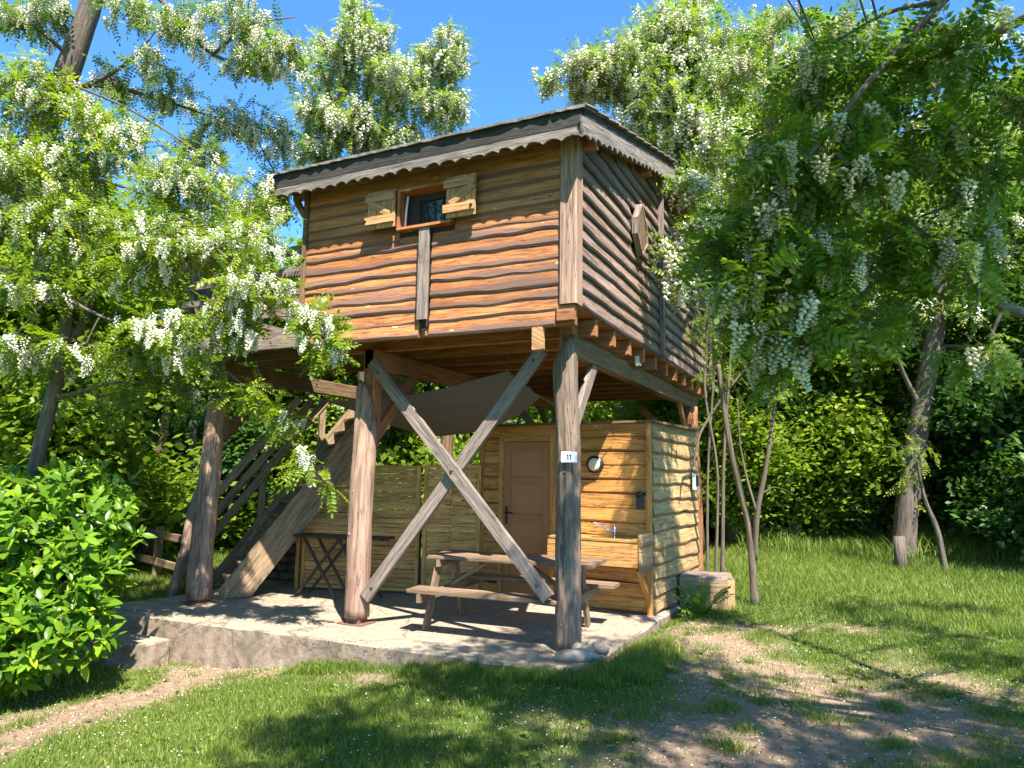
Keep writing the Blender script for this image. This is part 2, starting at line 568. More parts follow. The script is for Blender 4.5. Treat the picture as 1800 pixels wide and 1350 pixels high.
def concrete_mat():
    m, nt, out = mat_new('old_concrete')
    geo = N(nt, 'ShaderNodeNewGeometry')
    p = geo.outputs['Position']
    sep = N(nt, 'ShaderNodeSeparateXYZ')
    nt.links.new(geo.outputs['Normal'], sep.inputs[0])
    n1 = noise_n(nt, p, 1.1, 6, .65)
    n2 = noise_n(nt, p, 9, 7, .7)
    n3 = noise_n(nt, p, 60, 4, .7)
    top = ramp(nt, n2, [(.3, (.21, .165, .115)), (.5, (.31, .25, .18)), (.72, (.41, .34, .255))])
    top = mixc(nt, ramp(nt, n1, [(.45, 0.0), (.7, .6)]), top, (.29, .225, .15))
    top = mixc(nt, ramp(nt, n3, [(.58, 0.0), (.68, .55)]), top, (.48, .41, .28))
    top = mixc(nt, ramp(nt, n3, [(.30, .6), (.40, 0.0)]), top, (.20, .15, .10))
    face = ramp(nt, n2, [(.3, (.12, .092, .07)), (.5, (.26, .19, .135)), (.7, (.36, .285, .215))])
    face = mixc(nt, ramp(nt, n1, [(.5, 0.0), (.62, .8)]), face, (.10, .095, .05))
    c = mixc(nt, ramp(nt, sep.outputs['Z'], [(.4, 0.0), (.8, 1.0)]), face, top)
    vo = N(nt, 'ShaderNodeTexVoronoi', feature='DISTANCE_TO_EDGE', i_Scale=.75)
    wob = N(nt, 'ShaderNodeVectorMath', operation='MULTIPLY_ADD')
    ncol = N(nt, 'ShaderNodeTexNoise', i_Scale=2.5, i_Detail=5.0)
    nt.links.new(p, ncol.inputs['Vector'])
    nt.links.new(ncol.outputs['Color'], wob.inputs[0])
    wob.inputs[1].default_value = (.5, .5, .5)
    nt.links.new(p, wob.inputs[2])
    nt.links.new(wob.outputs[0], vo.inputs['Vector'])
    c = mixc(nt, ramp(nt, vo.outputs['Distance'], [(.0, .8), (.010, 0.0)]), c, (.10, .075, .05))
    b = N(nt, 'ShaderNodeBsdfPrincipled', i_Roughness=.92)
    b.inputs['Specular IOR Level'].default_value = .2
    nt.links.new(c, b.inputs['Base Color'])
    bp = N(nt, 'ShaderNodeBump', i_Strength=.6, i_Distance=.02)
    nt.links.new(math_n(nt, 'ADD', n2, math_n(nt, 'MULTIPLY', n3, .4)), bp.inputs['Height'])
    nt.links.new(bp.outputs[0], b.inputs['Normal'])
    nt.links.new(b.outputs[0], out.inputs[0])
    return m


M['ground'] = ground_mat()
M['concrete'] = concrete_mat()


def glass_mat():
    m, nt, out = mat_new('dark_window_glass')
    b = N(nt, 'ShaderNodeBsdfPrincipled', i_Roughness=.03)
    b.inputs['Base Color'].default_value = (.012, .014, .014, 1)
    b.inputs['Specular IOR Level'].default_value = 1.0
    b.inputs['Coat Weight'].default_value = 1.0
    b.inputs['Coat Roughness'].default_value = .02
    nt.links.new(b.outputs[0], out.inputs[0])
    return m


M['glass'] = glass_mat()


# ================================================================== SETTING
def bare_fn(x, y):
    """1 = trodden earth, 0 = grass"""
    x = np.asarray(x, float)
    y = np.asarray(y, float)

    def blob(cx, cy, rx, ry, a=0.0):
        c, s = math.cos(a), math.sin(a)
        dx, dy = x - cx, y - cy
        return np.exp(-(((dx * c + dy * s) / rx) ** 2 + ((-dx * s + dy * c) / ry) ** 2))
    b = .95 * blob(2.0, -1.1, 1.15, .9, .2) + .75 * blob(1.55, .1, .7, 1.0, .2) + .5 * blob(2.6, .9, .9, .7) + .9 * blob(1.6, -2.2, .9, .7) + .9 * blob(1.75, 2.15, 1.5, .38, .45) + .8 * blob(.85, 1.1, .5, .8) + .6 * blob(3.3, -.2, .9, .7)
    b += 1.1 * blob(-3.35, -1.45, .38, 1.15, -.25) + 1.2 * blob(-3.2, -2.9, .5, .8, 0) + .9 * blob(-3.0, -.95, 1.2, .25) + .6 * blob(-1.5, -1.0, .5, .2)
    b += .55 * np.sin(x * 3.1 + 1.3 * np.sin(y * 2.2)) * np.sin(y * 2.9 + x) * .45
    return np.clip(b, 0, 1.2)


def build_ground():
    def axis(lo, hi, flo, fhi, fine, n_out):
        a = np.arange(flo, fhi + 1e-6, fine)
        g1 = flo - (np.geomspace(fine, flo - lo + fine, n_out) - fine)[1:]
        g2 = fhi + (np.geomspace(fine, hi - fhi + fine, n_out) - fine)[1:]
        return np.concatenate([g1[::-1], a, g2])
    xs = axis(-400, 400, -7, 8, .14, 24)
    ys = axis(-200, 500, -8, 9, .14, 24)
    X, Y = np.meshgrid(xs, ys)
    Z = ground_z(X, Y)
    V = np.stack([X, Y, Z], -1).reshape(-1, 3)
    nx, ny = len(xs), len(ys)
    i = np.arange(ny - 1)[:, None] * nx + np.arange(nx - 1)[None]
    T = np.stack([i, i + 1, i + nx + 1, i + nx], -1).reshape(-1, 4)
    me = fast_mesh('ground', V, T, M['ground'], smooth=True)
    a = me.attributes.new('bare', 'FLOAT', 'POINT')
    a.data.foreach_set('value', bare_fn(X, Y).ravel().astype(np.float32))
    o = link_mesh('ground', me)
    o['kind'] = 'structure'


build_ground()


def prism(name, pts, z0, z1, mat, parent=None, sub=0.25, wob=.012):
    """slab from an outline, its edges cut into uneven steps, a chipped upper arris"""
    P = []
    for i in range(len(pts)):
        a, b = np.array(pts[i], float), np.array(pts[(i + 1) % len(pts)], float)
        n = max(1, int(np.linalg.norm(b - a) / sub))
        for k in range(n):
            P.append(a + (b - a) * k / n)
    n = len(P)
    cen = sum(P) / n
    m = MB()
    vs = []
    for ring in range(3):
        for p in P:
            w = random.uniform(-wob, wob)
            d = (cen - p) / np.linalg.norm(cen - p)
            q = p + d * (w + (0.018 if ring == 2 else 0))
            vs.append((q[0], q[1], (z0, z1 - .02 + random.uniform(-.006, .006), z1)[ring]))
    fs = []
    for r in range(2):
        for k in range(n):
            fs.append((r * n + k, r * n + (k + 1) % n, (r + 1) * n + (k + 1) % n, (r + 1) * n + k))
    fs.append(tuple(2 * n + k for k in range(n)))
    m.add(vs, fs)
    return m.build(name, mat, parent)


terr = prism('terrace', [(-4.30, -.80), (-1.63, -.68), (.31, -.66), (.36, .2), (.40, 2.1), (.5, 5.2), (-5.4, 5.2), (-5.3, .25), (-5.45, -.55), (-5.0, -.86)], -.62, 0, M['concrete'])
terr['kind'] = 'structure'
stp = prism('step', [(-5.5, -.84), (-5.5, -1.35), (-4.62, -1.25), (-4.12, -1.10), (-4.12, -.83)], -.6, -.19, M['concrete'])
stp['kind'] = 'structure'

# ================================================================== TREEHOUSE
house = thing('treehouse', 'wooden cabin with live edged boards raised on log posts above the terrace', 'treehouse', (-1.2, 2.5, 0))


def hpart(name, mb, mat, parent=None, label=None):
    """a part whose vertices are in world space; its thing may stand anywhere"""
    o = mb.build(name, M[mat])
    p = parent if parent is not None else house
    o.parent = p
    o.matrix_parent_inverse = Matrix.Translation(p.location).inverted()
    if label:
        o['label'] = label
    return o


YF, XR, XL = -.462, .262, -2.855
ZSK, ZSIDE, ZTOP = 2.887, 3.077, 4.66
XP = [-4.66, -2.35, -.02]                 # the three rows of posts


# ---- log posts
def log(base, top, r0, r1, slant=(0, 0, 0), seed=0, stubs=(), n=30, rings=26, tip_dir=0.0, tip=0.0):
    """uneven peeled log; its top is cut at a slant so that one side ends in a tongue of height tip"""
    rnd = random.Random(seed)
    m = MB()
    b, t = np.array(base, float), np.array(top, float)
    ph = [rnd.uniform(0, 6.3) for _ in range(6)]
    vs, gr, fs = [], [], []
    for i in range(rings + 1):
        f = i / rings
        for k in range(n):
            a = 2 * PI * k / n
            r = r0 + (r1 - r0) * f
            r *= 1 + .045 * math.sin(2 * a + ph[0] + f * 2.5) + .03 * math.sin(3 * a + ph[1] - f * 4) + .035 * math.sin(f * 9 + ph[2] + a) + .02 * math.sin(f * 23 + ph[3] + 2 * a) + rnd.uniform(-.015, .015)
            c = (1 + math.cos(a - tip_dir)) / 2
            L = np.linalg.norm(t - b)
            ff = f * (1 - tip / L * (1 - c ** .8)) if tip else f
            p = b + (t - b) * ff
            sway = .02 * math.sin(f * 3.1 + ph[4])
            if i == rings and tip:
                r *= .8
            kk = (k + int(2 * math.sin(f * 4 + ph[5]))) % n
            if kk in (22, 27) or (kk == 18 and f < .6):
                r *= .90 - .05 * math.sin(f * 7 + k)
            r *= 1 + .012 * math.sin(a * 9 + f * 13 + ph[0])
            vs.append(p + np.array([r * math.cos(a) + sway * math.sin(f * PI), r * math.sin(a), 0]))
            gr.append((p[2] + seed * 3.1, abs(a - PI) * r0, seed * 1.7))
    for i in range(rings):
        for k in range(n):
            fs.append((i * n + k, i * n + (k + 1) % n, (i + 1) * n + (k + 1) % n, (i + 1) * n + k))
    fs.append(tuple(range(n - 1, -1, -1)))
    fs.append(tuple(range(rings * n, rings * n + n)))
    m.add(vs, fs, gr, smooth=True)
    for (f, a, l, rr) in stubs:
        p = b + (t - b) * f
        d = np.array([math.cos(a), math.sin(a), .35])
        s = p + np.array([math.cos(a), math.sin(a), 0]) * r0 * .8
        m.tube([s, s + d * l * .7, s + d * l], [rr * 1.5, rr, rr * .6], 7)
    return m


def core(x, y, z0, z1, w=.15):
    m = MB()
    m.beam((x, y, z0), (x, y, z1), w, w, side=(1, 0, 0), bev=.012)
    return m


# front row: left, middle and right posts
hpart('post', log((-4.69, 0, .055), (-4.60, 0, 2.47), .145, .115, seed=3, tip_dir=-1.2, tip=.25), 'post', label='bark stripped grey brown log post at the deck corner')
hpart('post_top', core(-4.575, .05, 2.0, 2.90, .15), 'deckbeam')
hpart('post', log((-2.365, 0, .065), (-2.345, -.01, 2.56), .135, .115, seed=5, tip_dir=-1.9, tip=.42,
                  stubs=[(.42, 3.4, .05, .014), (.60, 3.0, .06, .015), (.78, 3.3, .05, .013), (.34, 4.3, .03, .012), (.52, 4.6, .03, .012), (.28, 3.2, .03, .012)]), 'post', label='pale knotty log post with a tongue shaped top')
hpart('post_top', core(-2.315, .055, 1.85, 2.90, .15), 'beam')
hpart('post', log((0.0, 0, .0), (-.045, 0, 2.90), .125, .115, seed=9, tip_dir=.4, tip=.22, stubs=[(.08, 4.5, .02, .018), (.55, 4.9, .025, .02), (.44, 5.0, .02, .016)]), 'grey_post', label='grey split log post carrying the number plate')
hpart('post_top', core(-.03, .06, 2.2, 3.06, .15), 'beam')
hpart('post', log((.05, 5.62, 0), (0.0, 5.62, 2.72), .13, .12, seed=12), 'beam')
hpart('post', log((-2.35, 5.62, 0), (-2.35, 5.62, 2.72), .14, .12, seed=13), 'deckbeam')
hpart('post', log((-4.66, 5.62, 0), (-4.66, 5.62, 2.72), .14, .12, seed=14), 'deckbeam')
for x, y in ((-4.69, 0), (-2.365, 0)):
    m = MB()
    m.box((x - .085, y - .085, .008), (x + .085, y + .085, .06), 2)
    m.box((x - .16, y - .14, .002), (x + .16, y + .14, .012), 2)
    hpart('post_foot', m, 'rust')

# ---- beams along the depth, joists across, boards of the floor
for x, mt in zip(XP, ('deckbeam', 'beam', 'deckbeam')):
    m = MB()
    xo = -.12 if x > -4 else 0.0
    m.beam((x + .02, -.02, 2.80), (x + .02, 6.0, 2.80), .12, .20, side=(1, 0, 0))
    hpart('floor_beam', m, mt)
for x in (-2.46, -.115):
    m = MB()
    m.beam((x, -.505, 2.785), (x, -.44, 2.785), .10, .205, side=(1, 0, 0))
    hpart('beam_end', m, 'shutter', label='pale sawn beam end lit by the sun')
ys = [-.40 + .58 * i for i in range(12)]
for i, y in enumerate(ys):
    m = MB()
    m.beam((-2.83, y, 2.985), (.215, y, 2.985), .085, .165, side=(0, 1, 0))
    hpart('joist', m, 'beam')
    if y < 1.4:
        m = MB()
        m.beam((-4.72, y, 2.985), (-2.87, y, 2.985), .065, .165, side=(0, 1, 0))
        hpart('joist', m, 'deckbeam')
m = MB()
m.box((-2.85, -.40, 3.072), (.235, 6.02, 3.10), 0)
hpart('floor', m, 'beam')
# deck on the left: boards and its sunlit rim
for i in range(13):
    y = -.44 + i * .15
    m = MB()
    m.box((-4.80, y, 3.071), (-2.87, y + .142, 3.098), 0)
    hpart('deck_board', m, 'deckbeam')
for x0, x1 in ((-4.80, -3.42), (-3.415, -2.87)):
    m = MB()
    m.beam((x0, -.475, 2.985), (x1, -.475, 2.985), .045, .19, side=(0, 1, 0))
    hpart('deck_rim', m, 'grey')
# deck railing
for z, h in ((3.99, .10), (3.74, .10), (3.52, .07), (3.30, .09)):
    m = MB()
    m.beam((-4.80, -.43, z), (-2.87, -.43, z), .04, h, side=(0, 1, 0))
    hpart('deck_rail', m, 'grey')
    m = MB()
    m.beam((-4.78, -.38, z), (-4.78, 3.3, z), .04, h, side=(1, 0, 0))
    hpart('deck_rail', m, 'grey')
for x, y in ((-4.70, -.37), (-3.85, -.37), (-2.93, -.37), (-4.70, 1.4), (-4.70, 3.2)):
    m = MB()
    m.beam((x, y, 3.10), (x, y, 4.02), .075, .075, side=(1, 0, 0))
    hpart('rail_post', m, 'grey')

# ---- braces
def brace(p0, p1, w=.125, h=.055, side=(0, 1, 0), mat='grey', label=None):
    m = MB()
    m.beam(p0, p1, h, w, side=side)
    return hpart('brace', m, mat, label=label)


brace((-2.20, -.125, 2.74), (-.14, -.125, .46), label='long diagonal brace in front, falling to the right')
brace((-2.22, -.06, .28), (-.25, -.06, 2.76), label='long diagonal brace behind, rising to the right')
brace((0.01, .10, 2.02), (0.01, .72, 2.74), side=(1, 0, 0))
brace((-2.31, .12, 1.95), (-2.31, .88, 2.74), side=(1, 0, 0), mat='beam')
brace((.01, 5.52, 1.95), (.01, 4.75, 2.74), side=(1, 0, 0), mat='beam')
brace((-.08, 5.62, 1.95), (-.85, 5.62, 2.74), mat='beam')
brace((-2.43, 5.62, 1.95), (-3.15, 5.62, 2.80), mat='deckbeam')
brace((-2.35, 5.52, 1.95), (-2.35, 4.75, 2.74), side=(1, 0, 0), mat='deckbeam')
brace((-4.61, .12, 1.95), (-4.61, .88, 2.74), side=(1, 0, 0), mat='deckbeam')

# bolts where the timbers cross
for (x, y, z) in ((-1.17, -.155, 1.60), (-2.10, -.155, 2.62), (-.24, -.155, .58), (-2.12, -.09, .40), (-.33, -.09, 2.66)):
    m = MB()
    m.tube([(x, y, z), (x, y - .012, z)], .016, 8)
    hpart('bolt', m, 'rust')
# ---- front wall boards
WIN = (-1.64, -1.02, 3.985, 4.405)         # window box opening in the wall
rows = 14
hr = (ZTOP - ZSK) / rows
m = MB()
m.box((XL + .01, YF + .002, ZSK + .1), (-1.64, YF + .06, ZTOP - .02), 0)
m.box((-1.02, YF + .002, ZSK + .1), (.12, YF + .06, ZTOP - .02), 0)
m.box((-1.638, YF + .002, ZSK + .1), (-1.022, YF + .06, 3.98), 0)
m.box((-1.638, YF + .002, 4.41), (-1.022, YF + .06, ZTOP - .02), 0)
hpart('wall_frame', m, 'interior')
zrow = [ZSK + i * hr + (random.uniform(-.024, .024) if i > 1 else 0) for i in range(rows)] + [ZTOP]
for i in range(rows):
    z = zrow[i]
    hb = zrow[i + 1] - z + .045 if i < rows - 1 else hr + .02
    spans = []
    if z + hr <= WIN[2] + .02:
        spans = [(XL, -1.385), (-1.265, .10)]
    elif z < WIN[3] - .02:
        spans = [(XL, WIN[0] - .012), (WIN[1] + .012, .095)]
    else:
        spans = [(XL, .095)]
    for (a, b) in spans:
        m = MB()
        amp = random.uniform(.010, .019) if i < 9 else .005
        if i == 0:
            m.plank((a, YF, z), (1, 0, 0), (0, 0, 1), (0, -1, 0), b - a - (.05 if b > 0 else 0), hb, amp * .3, .012, .040)
        else:
            m.plank((a, YF, z), (1, 0, 0), (0, 0, 1), (0, -1, 0), b - a, hb, amp, .004, random.uniform(.024, .034) if i < 9 else .020, mid=(random.uniform(.38, .50), random.uniform(.72, .85)) if 2 <= i <= 7 else (random.uniform(.2, .3), .9), wmid=random.uniform(.22, .40) if 2 <= i <= 7 else .05, bow=.003, seg=.075)
        hpart('board', m, 'front' if i < 9 else 'eave_board')
m = MB()
m.beam((-1.325, YF - .066, 3.05), (-1.325, YF - .066, 3.975), .115, .03, side=(1, 0, 0))
hpart('batten', m, 'grey', label='grey upright batten beneath the window')
# corner post and side battens
m = MB()
m.beam((.181, YF + .03, 3.075), (.181, YF + .03, 4.70), .165, .17, side=(1, 0, 0), bev=.01)
hpart('corner_post', m, 'post')
m = MB()
m.beam((XL - .03, YF + .0, 2.95), (XL - .03, YF + .0, 4.62), .05, .10, side=(1, 0, 0))
hpart('corner_post', m, 'deckbeam')
m = MB()
m.box((.07, YF - .035, 2.93), (.235, YF + .02, 3.068), 0)
hpart('end_block', m, 'beam')

# left and rear walls, closing the cabin
for nm, lo, hi, n_ in (('left', (XL, YF + .06), (XL, 6.0), (-1, 0, 0)), ('rear', (XL, 6.0), (XR, 6.0), (0, 1, 0))):
    lo3, hi3 = np.array([*lo, 0.]), np.array([*hi, 0.])
    L = np.linalg.norm(hi3 - lo3)
    for k in range(6 if nm == 'left' else 9):
        m = MB()
        z = 3.0 + k * .24
        m.plank(lo3 + (0, 0, z), (hi3 - lo3) / L, (0, 0, 1), n_, L, .28, .012, .012, .04, seg=.5)
        hpart('board', m, 'side')

# ---- roof geometry
RSL = .272


def roof_z(y):                              # underside of the front roof at depth y
    return 4.66 + RSL * (y + .462)


def roof2_z(y):
    return 5.36 - .05 * (y - 2.9)


# ---- side wall boards (x = XR, seen from the right)
hs = .152
MAINY, ENDY = 2.60, 6.03
SW = (1.245, 1.695, 4.12, 4.64)             # the pointed side window
for i in range(16):
    z = ZSIDE + i * hs
    ystart = max(YF + .11, YF + (z + .05 - 4.62) / RSL)
    spans = [(ystart, MAINY - .04)]
    if SW[2] + .10 < z + hs * .6 and z + hs * .4 < SW[3] - .10:
        spans = [(ystart, 1.27), (1.67, MAINY - .04)]
    if z + hs < 5.30:
        spans.append((MAINY + .04, ENDY))
    for (a, b) in spans:
        if b - a < .15 or z > 5.3:
            continue
        m = MB()
        m.plank((XR - .045, a, z), (0, 1, 0), (0, 0, 1), (1, 0, 0), b - a, hs + .035, random.uniform(.007, .013), .003, random.uniform(.036, .050), seg=.12, mid=(.22, .92), wmid=.1, bow=.002,
                topclip=(lambda x, a=a, z=z: max(.03, roof_z(a + x) - .01 - z)) if a < MAINY - .1 else None)
        hpart('board', m, 'side')
for y, z0, z1 in ((MAINY, 3.09, 5.42), (ENDY + .03, 3.05, 5.20)):
    m = MB()
    m.beam((XR + .012, y, z0), (XR + .012, y, z1), .09, .06, side=(0, 1, 0))
    hpart('batten', m, 'grey')
m = MB()
m.box((XR - .10, YF + .13, 3.08), (XR - .048, 6.0, 4.62), 1)
hpart('wall_frame', m, 'interior')

# ---- roof
def roof_panel(y0, y1, fz, x0, x1, th, drop=0.0):
    m = MB()
    n = 12
    vs, fs = [], []
    for i in range(n + 1):
        y = y0 + (y1 - y0) * i / n
        z = fz(y)
        zl = z - drop * i / n
        vs += [(x0, y, zl), (x1, y, z), (x1, y, z + th), (x0, y, zl + th)]
    for i in range(n):
        a = i * 4
        for k in range(4):
            fs.append((a + k, a + (k + 1) % 4, a + 4 + (k + 1) % 4, a + 4 + k))
    fs += [(3, 2, 1, 0), (n * 4, n * 4 + 1, n * 4 + 2, n * 4 + 3)]
    m.add(vs, fs)
    return m


RX0, RX1, RY0, RY1 = -3.13, .40, -.745, 2.90
hpart('roof', roof_panel(RY0 + .02, RY1, lambda y: roof_z(y) + .005, RX0 + .02, RX1 - .02, .06, .75), 'deckbeam')
hpart('roof', roof_panel(RY1 + .02, 6.5, roof2_z, RX0 + 1.2, .55, .06, .3), 'deckbeam')
# the two layers of trim: dark fascia above, scalloped pale board under it
m = MB()
m.beam((RX0, RY0, 4.655), (RX1, RY0, 4.655), .03, .145, side=(0, 1, 0))
hpart('fascia', m, 'fascia', label='dark fascia board along the front eave')


def scallop(p0, u, L, up, nrm, h, pitch, th):
    """board with scallops cut out of its lower edge, ragged points between them"""
    p0, u, up, nrm = [np.array(q, float) for q in (p0, u, up, nrm)]
    cuts = [0.0]
    while cuts[-1] < L - pitch * .6:
        cuts.append(cuts[-1] + pitch * random.uniform(.82, 1.2))
    cuts[-1] = L
    k = 8
    vs, gr, fs = [], [], []
    tot = (len(cuts) - 1) * k
    for i in range(tot + 1):
        j = min(i // k, len(cuts) - 2)
        f = (i - j * k) / k
        if f == 0:
            dep, lean = random.uniform(.026, .046), random.uniform(.75, 1.3)
        x = cuts[j] + (cuts[j + 1] - cuts[j]) * f
        lo = dep * abs(math.sin(PI * f ** lean)) ** .8 + random.uniform(-.004, .004)
        for (z, o) in ((h, 0), (lo, 0), (lo, th), (h, th)):
            vs.append(p0 + u * x + up * z + nrm * o)
            gr.append((x, z, 3.3))
    for i in range(tot):
        a = i * 4
        for q in range(4):
            fs.append((a + q, a + (q + 1) % 4, a + 4 + (q + 1) % 4, a + 4 + q))
    fs += [(0, 1, 2, 3), (tot * 4 + 3, tot * 4 + 2, tot * 4 + 1, tot * 4)]
    m = MB()
    m.add(vs, fs, gr)
    return m


hpart('scalloped_trim', scallop((RX0 + .03, RY0 - .012, 4.475), (1, 0, 0), RX1 - RX0 - .03, (0, 0, 1), (0, 1, 0), .125, .152, .022), 'scallop')
sl = np.array([0, 1, RSL]) / math.sqrt(1 + RSL ** 2)
pu = np.array([0, -RSL, 1]) / math.sqrt(1 + RSL ** 2)
yL = (RY1 - RY0) * math.sqrt(1 + RSL ** 2)
zf0 = roof_z(RY0)
m = MB()
m.beam(np.array([RX1 + .0, RY0 + .018, 4.685]), np.array([RX1 + .0, RY0 + .018, 4.685]) + sl * yL, .03, .10, side=(1, 0, 0))
hpart('fascia', m, 'fascia', label='dark fascia board climbing along the side')
hpart('scalloped_trim', scallop((RX1 + .016, RY0 - .01, 4.475), sl, yL, pu, (-1, 0, 0), .175, .165, .022), 'scallop')
# roof covering: thin mossy edge strips along the front, lapped pieces up the side
x = RX0 - .05
while x < RX1 + .02:
    w = random.uniform(.32, .5)
    m = MB()
    x1 = min(x + w, RX1 + .03)
    vs = []
    n = 6
    for j in range(n + 1):
        xx = x + (x1 - x) * j / n
        r = random.uniform(-.012, .012)
        for (yy, zz) in ((RY0 - .045 + r, 4.726), (RY0 - .045 + r, 4.752 + r * .6), (RY0 + .5, 4.905), (RY0 + .5, 4.878)):
            vs.append((xx, yy, zz))
    fs = []
    for j in range(n):
        a = j * 4
        for q in range(4):
            fs.append((a + q, a + (q + 1) % 4, a + 4 + (q + 1) % 4, a + 4 + q))
    fs += [(0, 1, 2, 3), (n * 4 + 3, n * 4 + 2, n * 4 + 1, n * 4)]
    m.add(vs, fs)
    hpart('roof_edge', m, 'roof')
    x = x1 + .004
s = 0.0
k = 0
while s < yL - .05:
    w = min(.34, yL - s)
    m = MB()
    p = np.array([RX1 - .25, RY0 - .03, 4.748]) + sl * s
    m.beam(p + pu * (.004), p + sl * w + pu * .022, .60, .016, side=(1, 0, 0))
    hpart('shingle', m, 'scallop')
    s += .33
    k += 1
# purlin ends under the side eave, eave bracket on the left
for y, w in ((-.32, .11), (1.62, .13)):
    m = MB()
    z = roof_z(y) - .075
    m.beam((XR - .05, y, z), (XR + .125, y, z), w, .12, side=(0, 1, 0))
    hpart('purlin', m, 'beam')
m = MB()
m.beam((XL - .27, YF + .04, roof_z(-.42) - .06), (XL, YF + .04, roof_z(-.42) - .06), .07, .09, side=(0, 1, 0))
m.beam((XL - .24, YF + .04, roof_z(-.42) - .10), (XL - .04, YF + .04, roof_z(-.42) - .42), .05, .06, side=(0, 1, 0))
hpart('eave_bracket', m, 'shutter')
m = MB()
m.beam((.53, RY1 + .1, roof2_z(3.0) - .06), (.53, 6.5, roof2_z(6.5) - .06), .03, .16, side=(1, 0, 0))
hpart('fascia', m, 'fascia')

# ---- front window: box frame, casement, pane, two shutters
wnd = MB()
X0, X1, Z0, Z1 = WIN
wnd.box((X0, YF - .10, Z1 - .028), (X1, YF + .10, Z1 + .004), 0)
wnd.box((X0, YF - .10, Z0 - .006), (X1, YF + .10, Z0 + .022), 0)
wnd.box((X0, YF - .099, Z0 + .023), (X0 + .03, YF + .10, Z1 - .029), 2)
wnd.box((X1 - .03, YF - .099, Z0 + .023), (X1, YF + .10, Z1 - .029), 2)
window = hpart('window', wnd, 'front')
wf = MB()
yy = YF + .045
wf.box((X0 + .03, yy, Z0 + .023), (X0 + .175, yy + .05, Z1 - .029), 2)
wf.box((X1 - .06, yy, Z0 + .023), (X1 - .03, yy + .05, Z1 - .029), 2)
wf.box((X0 + .176, yy, Z1 - .10), (X1 - .061, yy + .05, Z1 - .029), 0)
wf.box((X0 + .176, yy, Z0 + .023), (X1 - .061, yy + .05, Z0 + .05), 0)
o = wf.build('frame', M['interior'], window)
o = MB()
o.box((X0 + .177, yy + .02, Z0 + .051), (X1 - .062, yy + .03, Z1 - .101), 0)
o.build('pane', M['glass'], window)
o = MB()
o.tube([(X0 + .05, YF - .02, Z0 + .03), (X0 + .055, YF - .02, Z0 + .18), (X0 + .075, YF - .02, Z1 - .05)], .011, 6)
o.build('curtain', M['white'], window)


def shutter(x0, x1, z0, z1, flip):
    ys_ = YF - .125
    n = 6
    w = (x1 - x0) / n
    root = None
    for k in range(n):
        m = MB()
        m.box((x0 + k * w + .0015, ys_, z0), (x0 + (k + 1) * w - .0015, ys_ + .02, z1), 2)
        if root is None:
            root = hpart('shutter', m, 'shutter')
        else:
            m.build('shutter_board', M['shutter'], root)
    m = MB()
    e = .02
    m.box((x0 - e, ys_ - .02, z1 - .115), (x1 - .004, ys_ - .001, z1 - .03), 0)
    m.build('batten', M['shutter'], root)
    m = MB()
    m.box((x0 - e, ys_ - .026, z0 + .045), (x1 - .004, ys_ - .001, z0 + .125), 0)
    m.build('batten', M['shutter'], root)
    m = MB()
    a, b = (x0 + .02, x1 - .05) if not flip else (x1 - .02, x0 + .05)
    m.beam((a, ys_ - .010, z1 - .12), (b, ys_ - .010, z0 + .135), .017, .07, side=(0, 1, 0))
    m.build('diagonal', M['shutter'], root)
    m = MB()
    hx = x0 - .005 if not flip else x1 - .03
    m.tube([(hx, ys_ - .028, z0 + .085), (hx, ys_ - .04, z0 + .085)], .013, 8)
    m.build('bolt', M['metal'], root)


shutter(-1.985, -1.65, 4.02, 4.415, False)
shutter(-1.055, -.73, 4.01, 4.42, True)

# ---- pointed side window with a boxed frame
hexp = [(1.47, 4.675), (1.25, 4.44), (1.27, 4.27), (1.47, 4.08), (1.69, 4.27), (1.68, 4.44)]
root = None
for k in range(6):
    a, b = np.array(hexp[k]), np.array(hexp[(k + 1) % 6])
    m = MB()
    m.beam((XR + .040, *a), (XR + .040, *b), .07, .024, side=(1, 0, 0))
    if root is None:
        root = hpart('side_window', m, 'grey')
    else:
        m.build('frame', M['grey'], root)
m = MB()
m.add([(XR + .065, p[0], p[1]) for p in hexp], [(0, 1, 2, 3, 4, 5)], [(p[1], p[0], 2.) for p in hexp])
m.build('panel', M['deckbeam'], root)

# ================================================================== SHED
SA = -.10
shed = thing('shed', 'yellow timber shed with live edged boards and a brown door', 'shed', (.29, 1.95, 0), SA)
SW_, SH = 2.36, 2.19
SIDEL = 1.75
m = MB()
m.box((-SW_ + .02, .03, 0.02), (-.04, SIDEL - .03, SH - .05), 2)
m.build('frame', M['interior'], shed)
m = MB()
m.box((-SW_ - .03, -.06, SH + .002), (.06, SIDEL + .05, SH + .03), 0)
m.build('roof', M['deckbeam'], shed)
DX0, DX1, DZ = -2.02, -1.335, 1.985
nb = 13
hb = SH / nb
for i in range(nb):
    z = i * hb
    spans = [(-SW_, DX0 - .075), (DX1 + .075, -.065)]
    if z > DZ + .0:
        spans = [(-SW_, -1.0), (-.996, -.065)] if i == nb - 1 else [(-SW_, -.56), (-.556, -.065)]
    elif z + hb > DZ + .06:
        spans = [(-SW_, DX0 - .075), (DX1 + .075, -.065)]
    for a, b in spans:
        m = MB()
        m.plank((a, .012, z + .004), (1, 0, 0), (0, 0, 1), (0, -1, 0), b - a, hb - .003, .0085, .0165, .0175, amp_top=.004, bow=.001, seg=.08, mid=(.16, .6), wmid=-.1)
        m.build('board', M['yellow'], shed)
for (a, b) in ((-.064, -.004), (-SW_ - .03, -SW_ + .028)):
    m = MB()
    m.beam(((a + b) / 2, -.012, .0), ((a + b) / 2, -.012, SH), b - a, .05, side=(1, 0, 0))
    m.build('corner_post', M['yellow'], shed)
nb2 = 12
hb2 = (SH - .02) / nb2
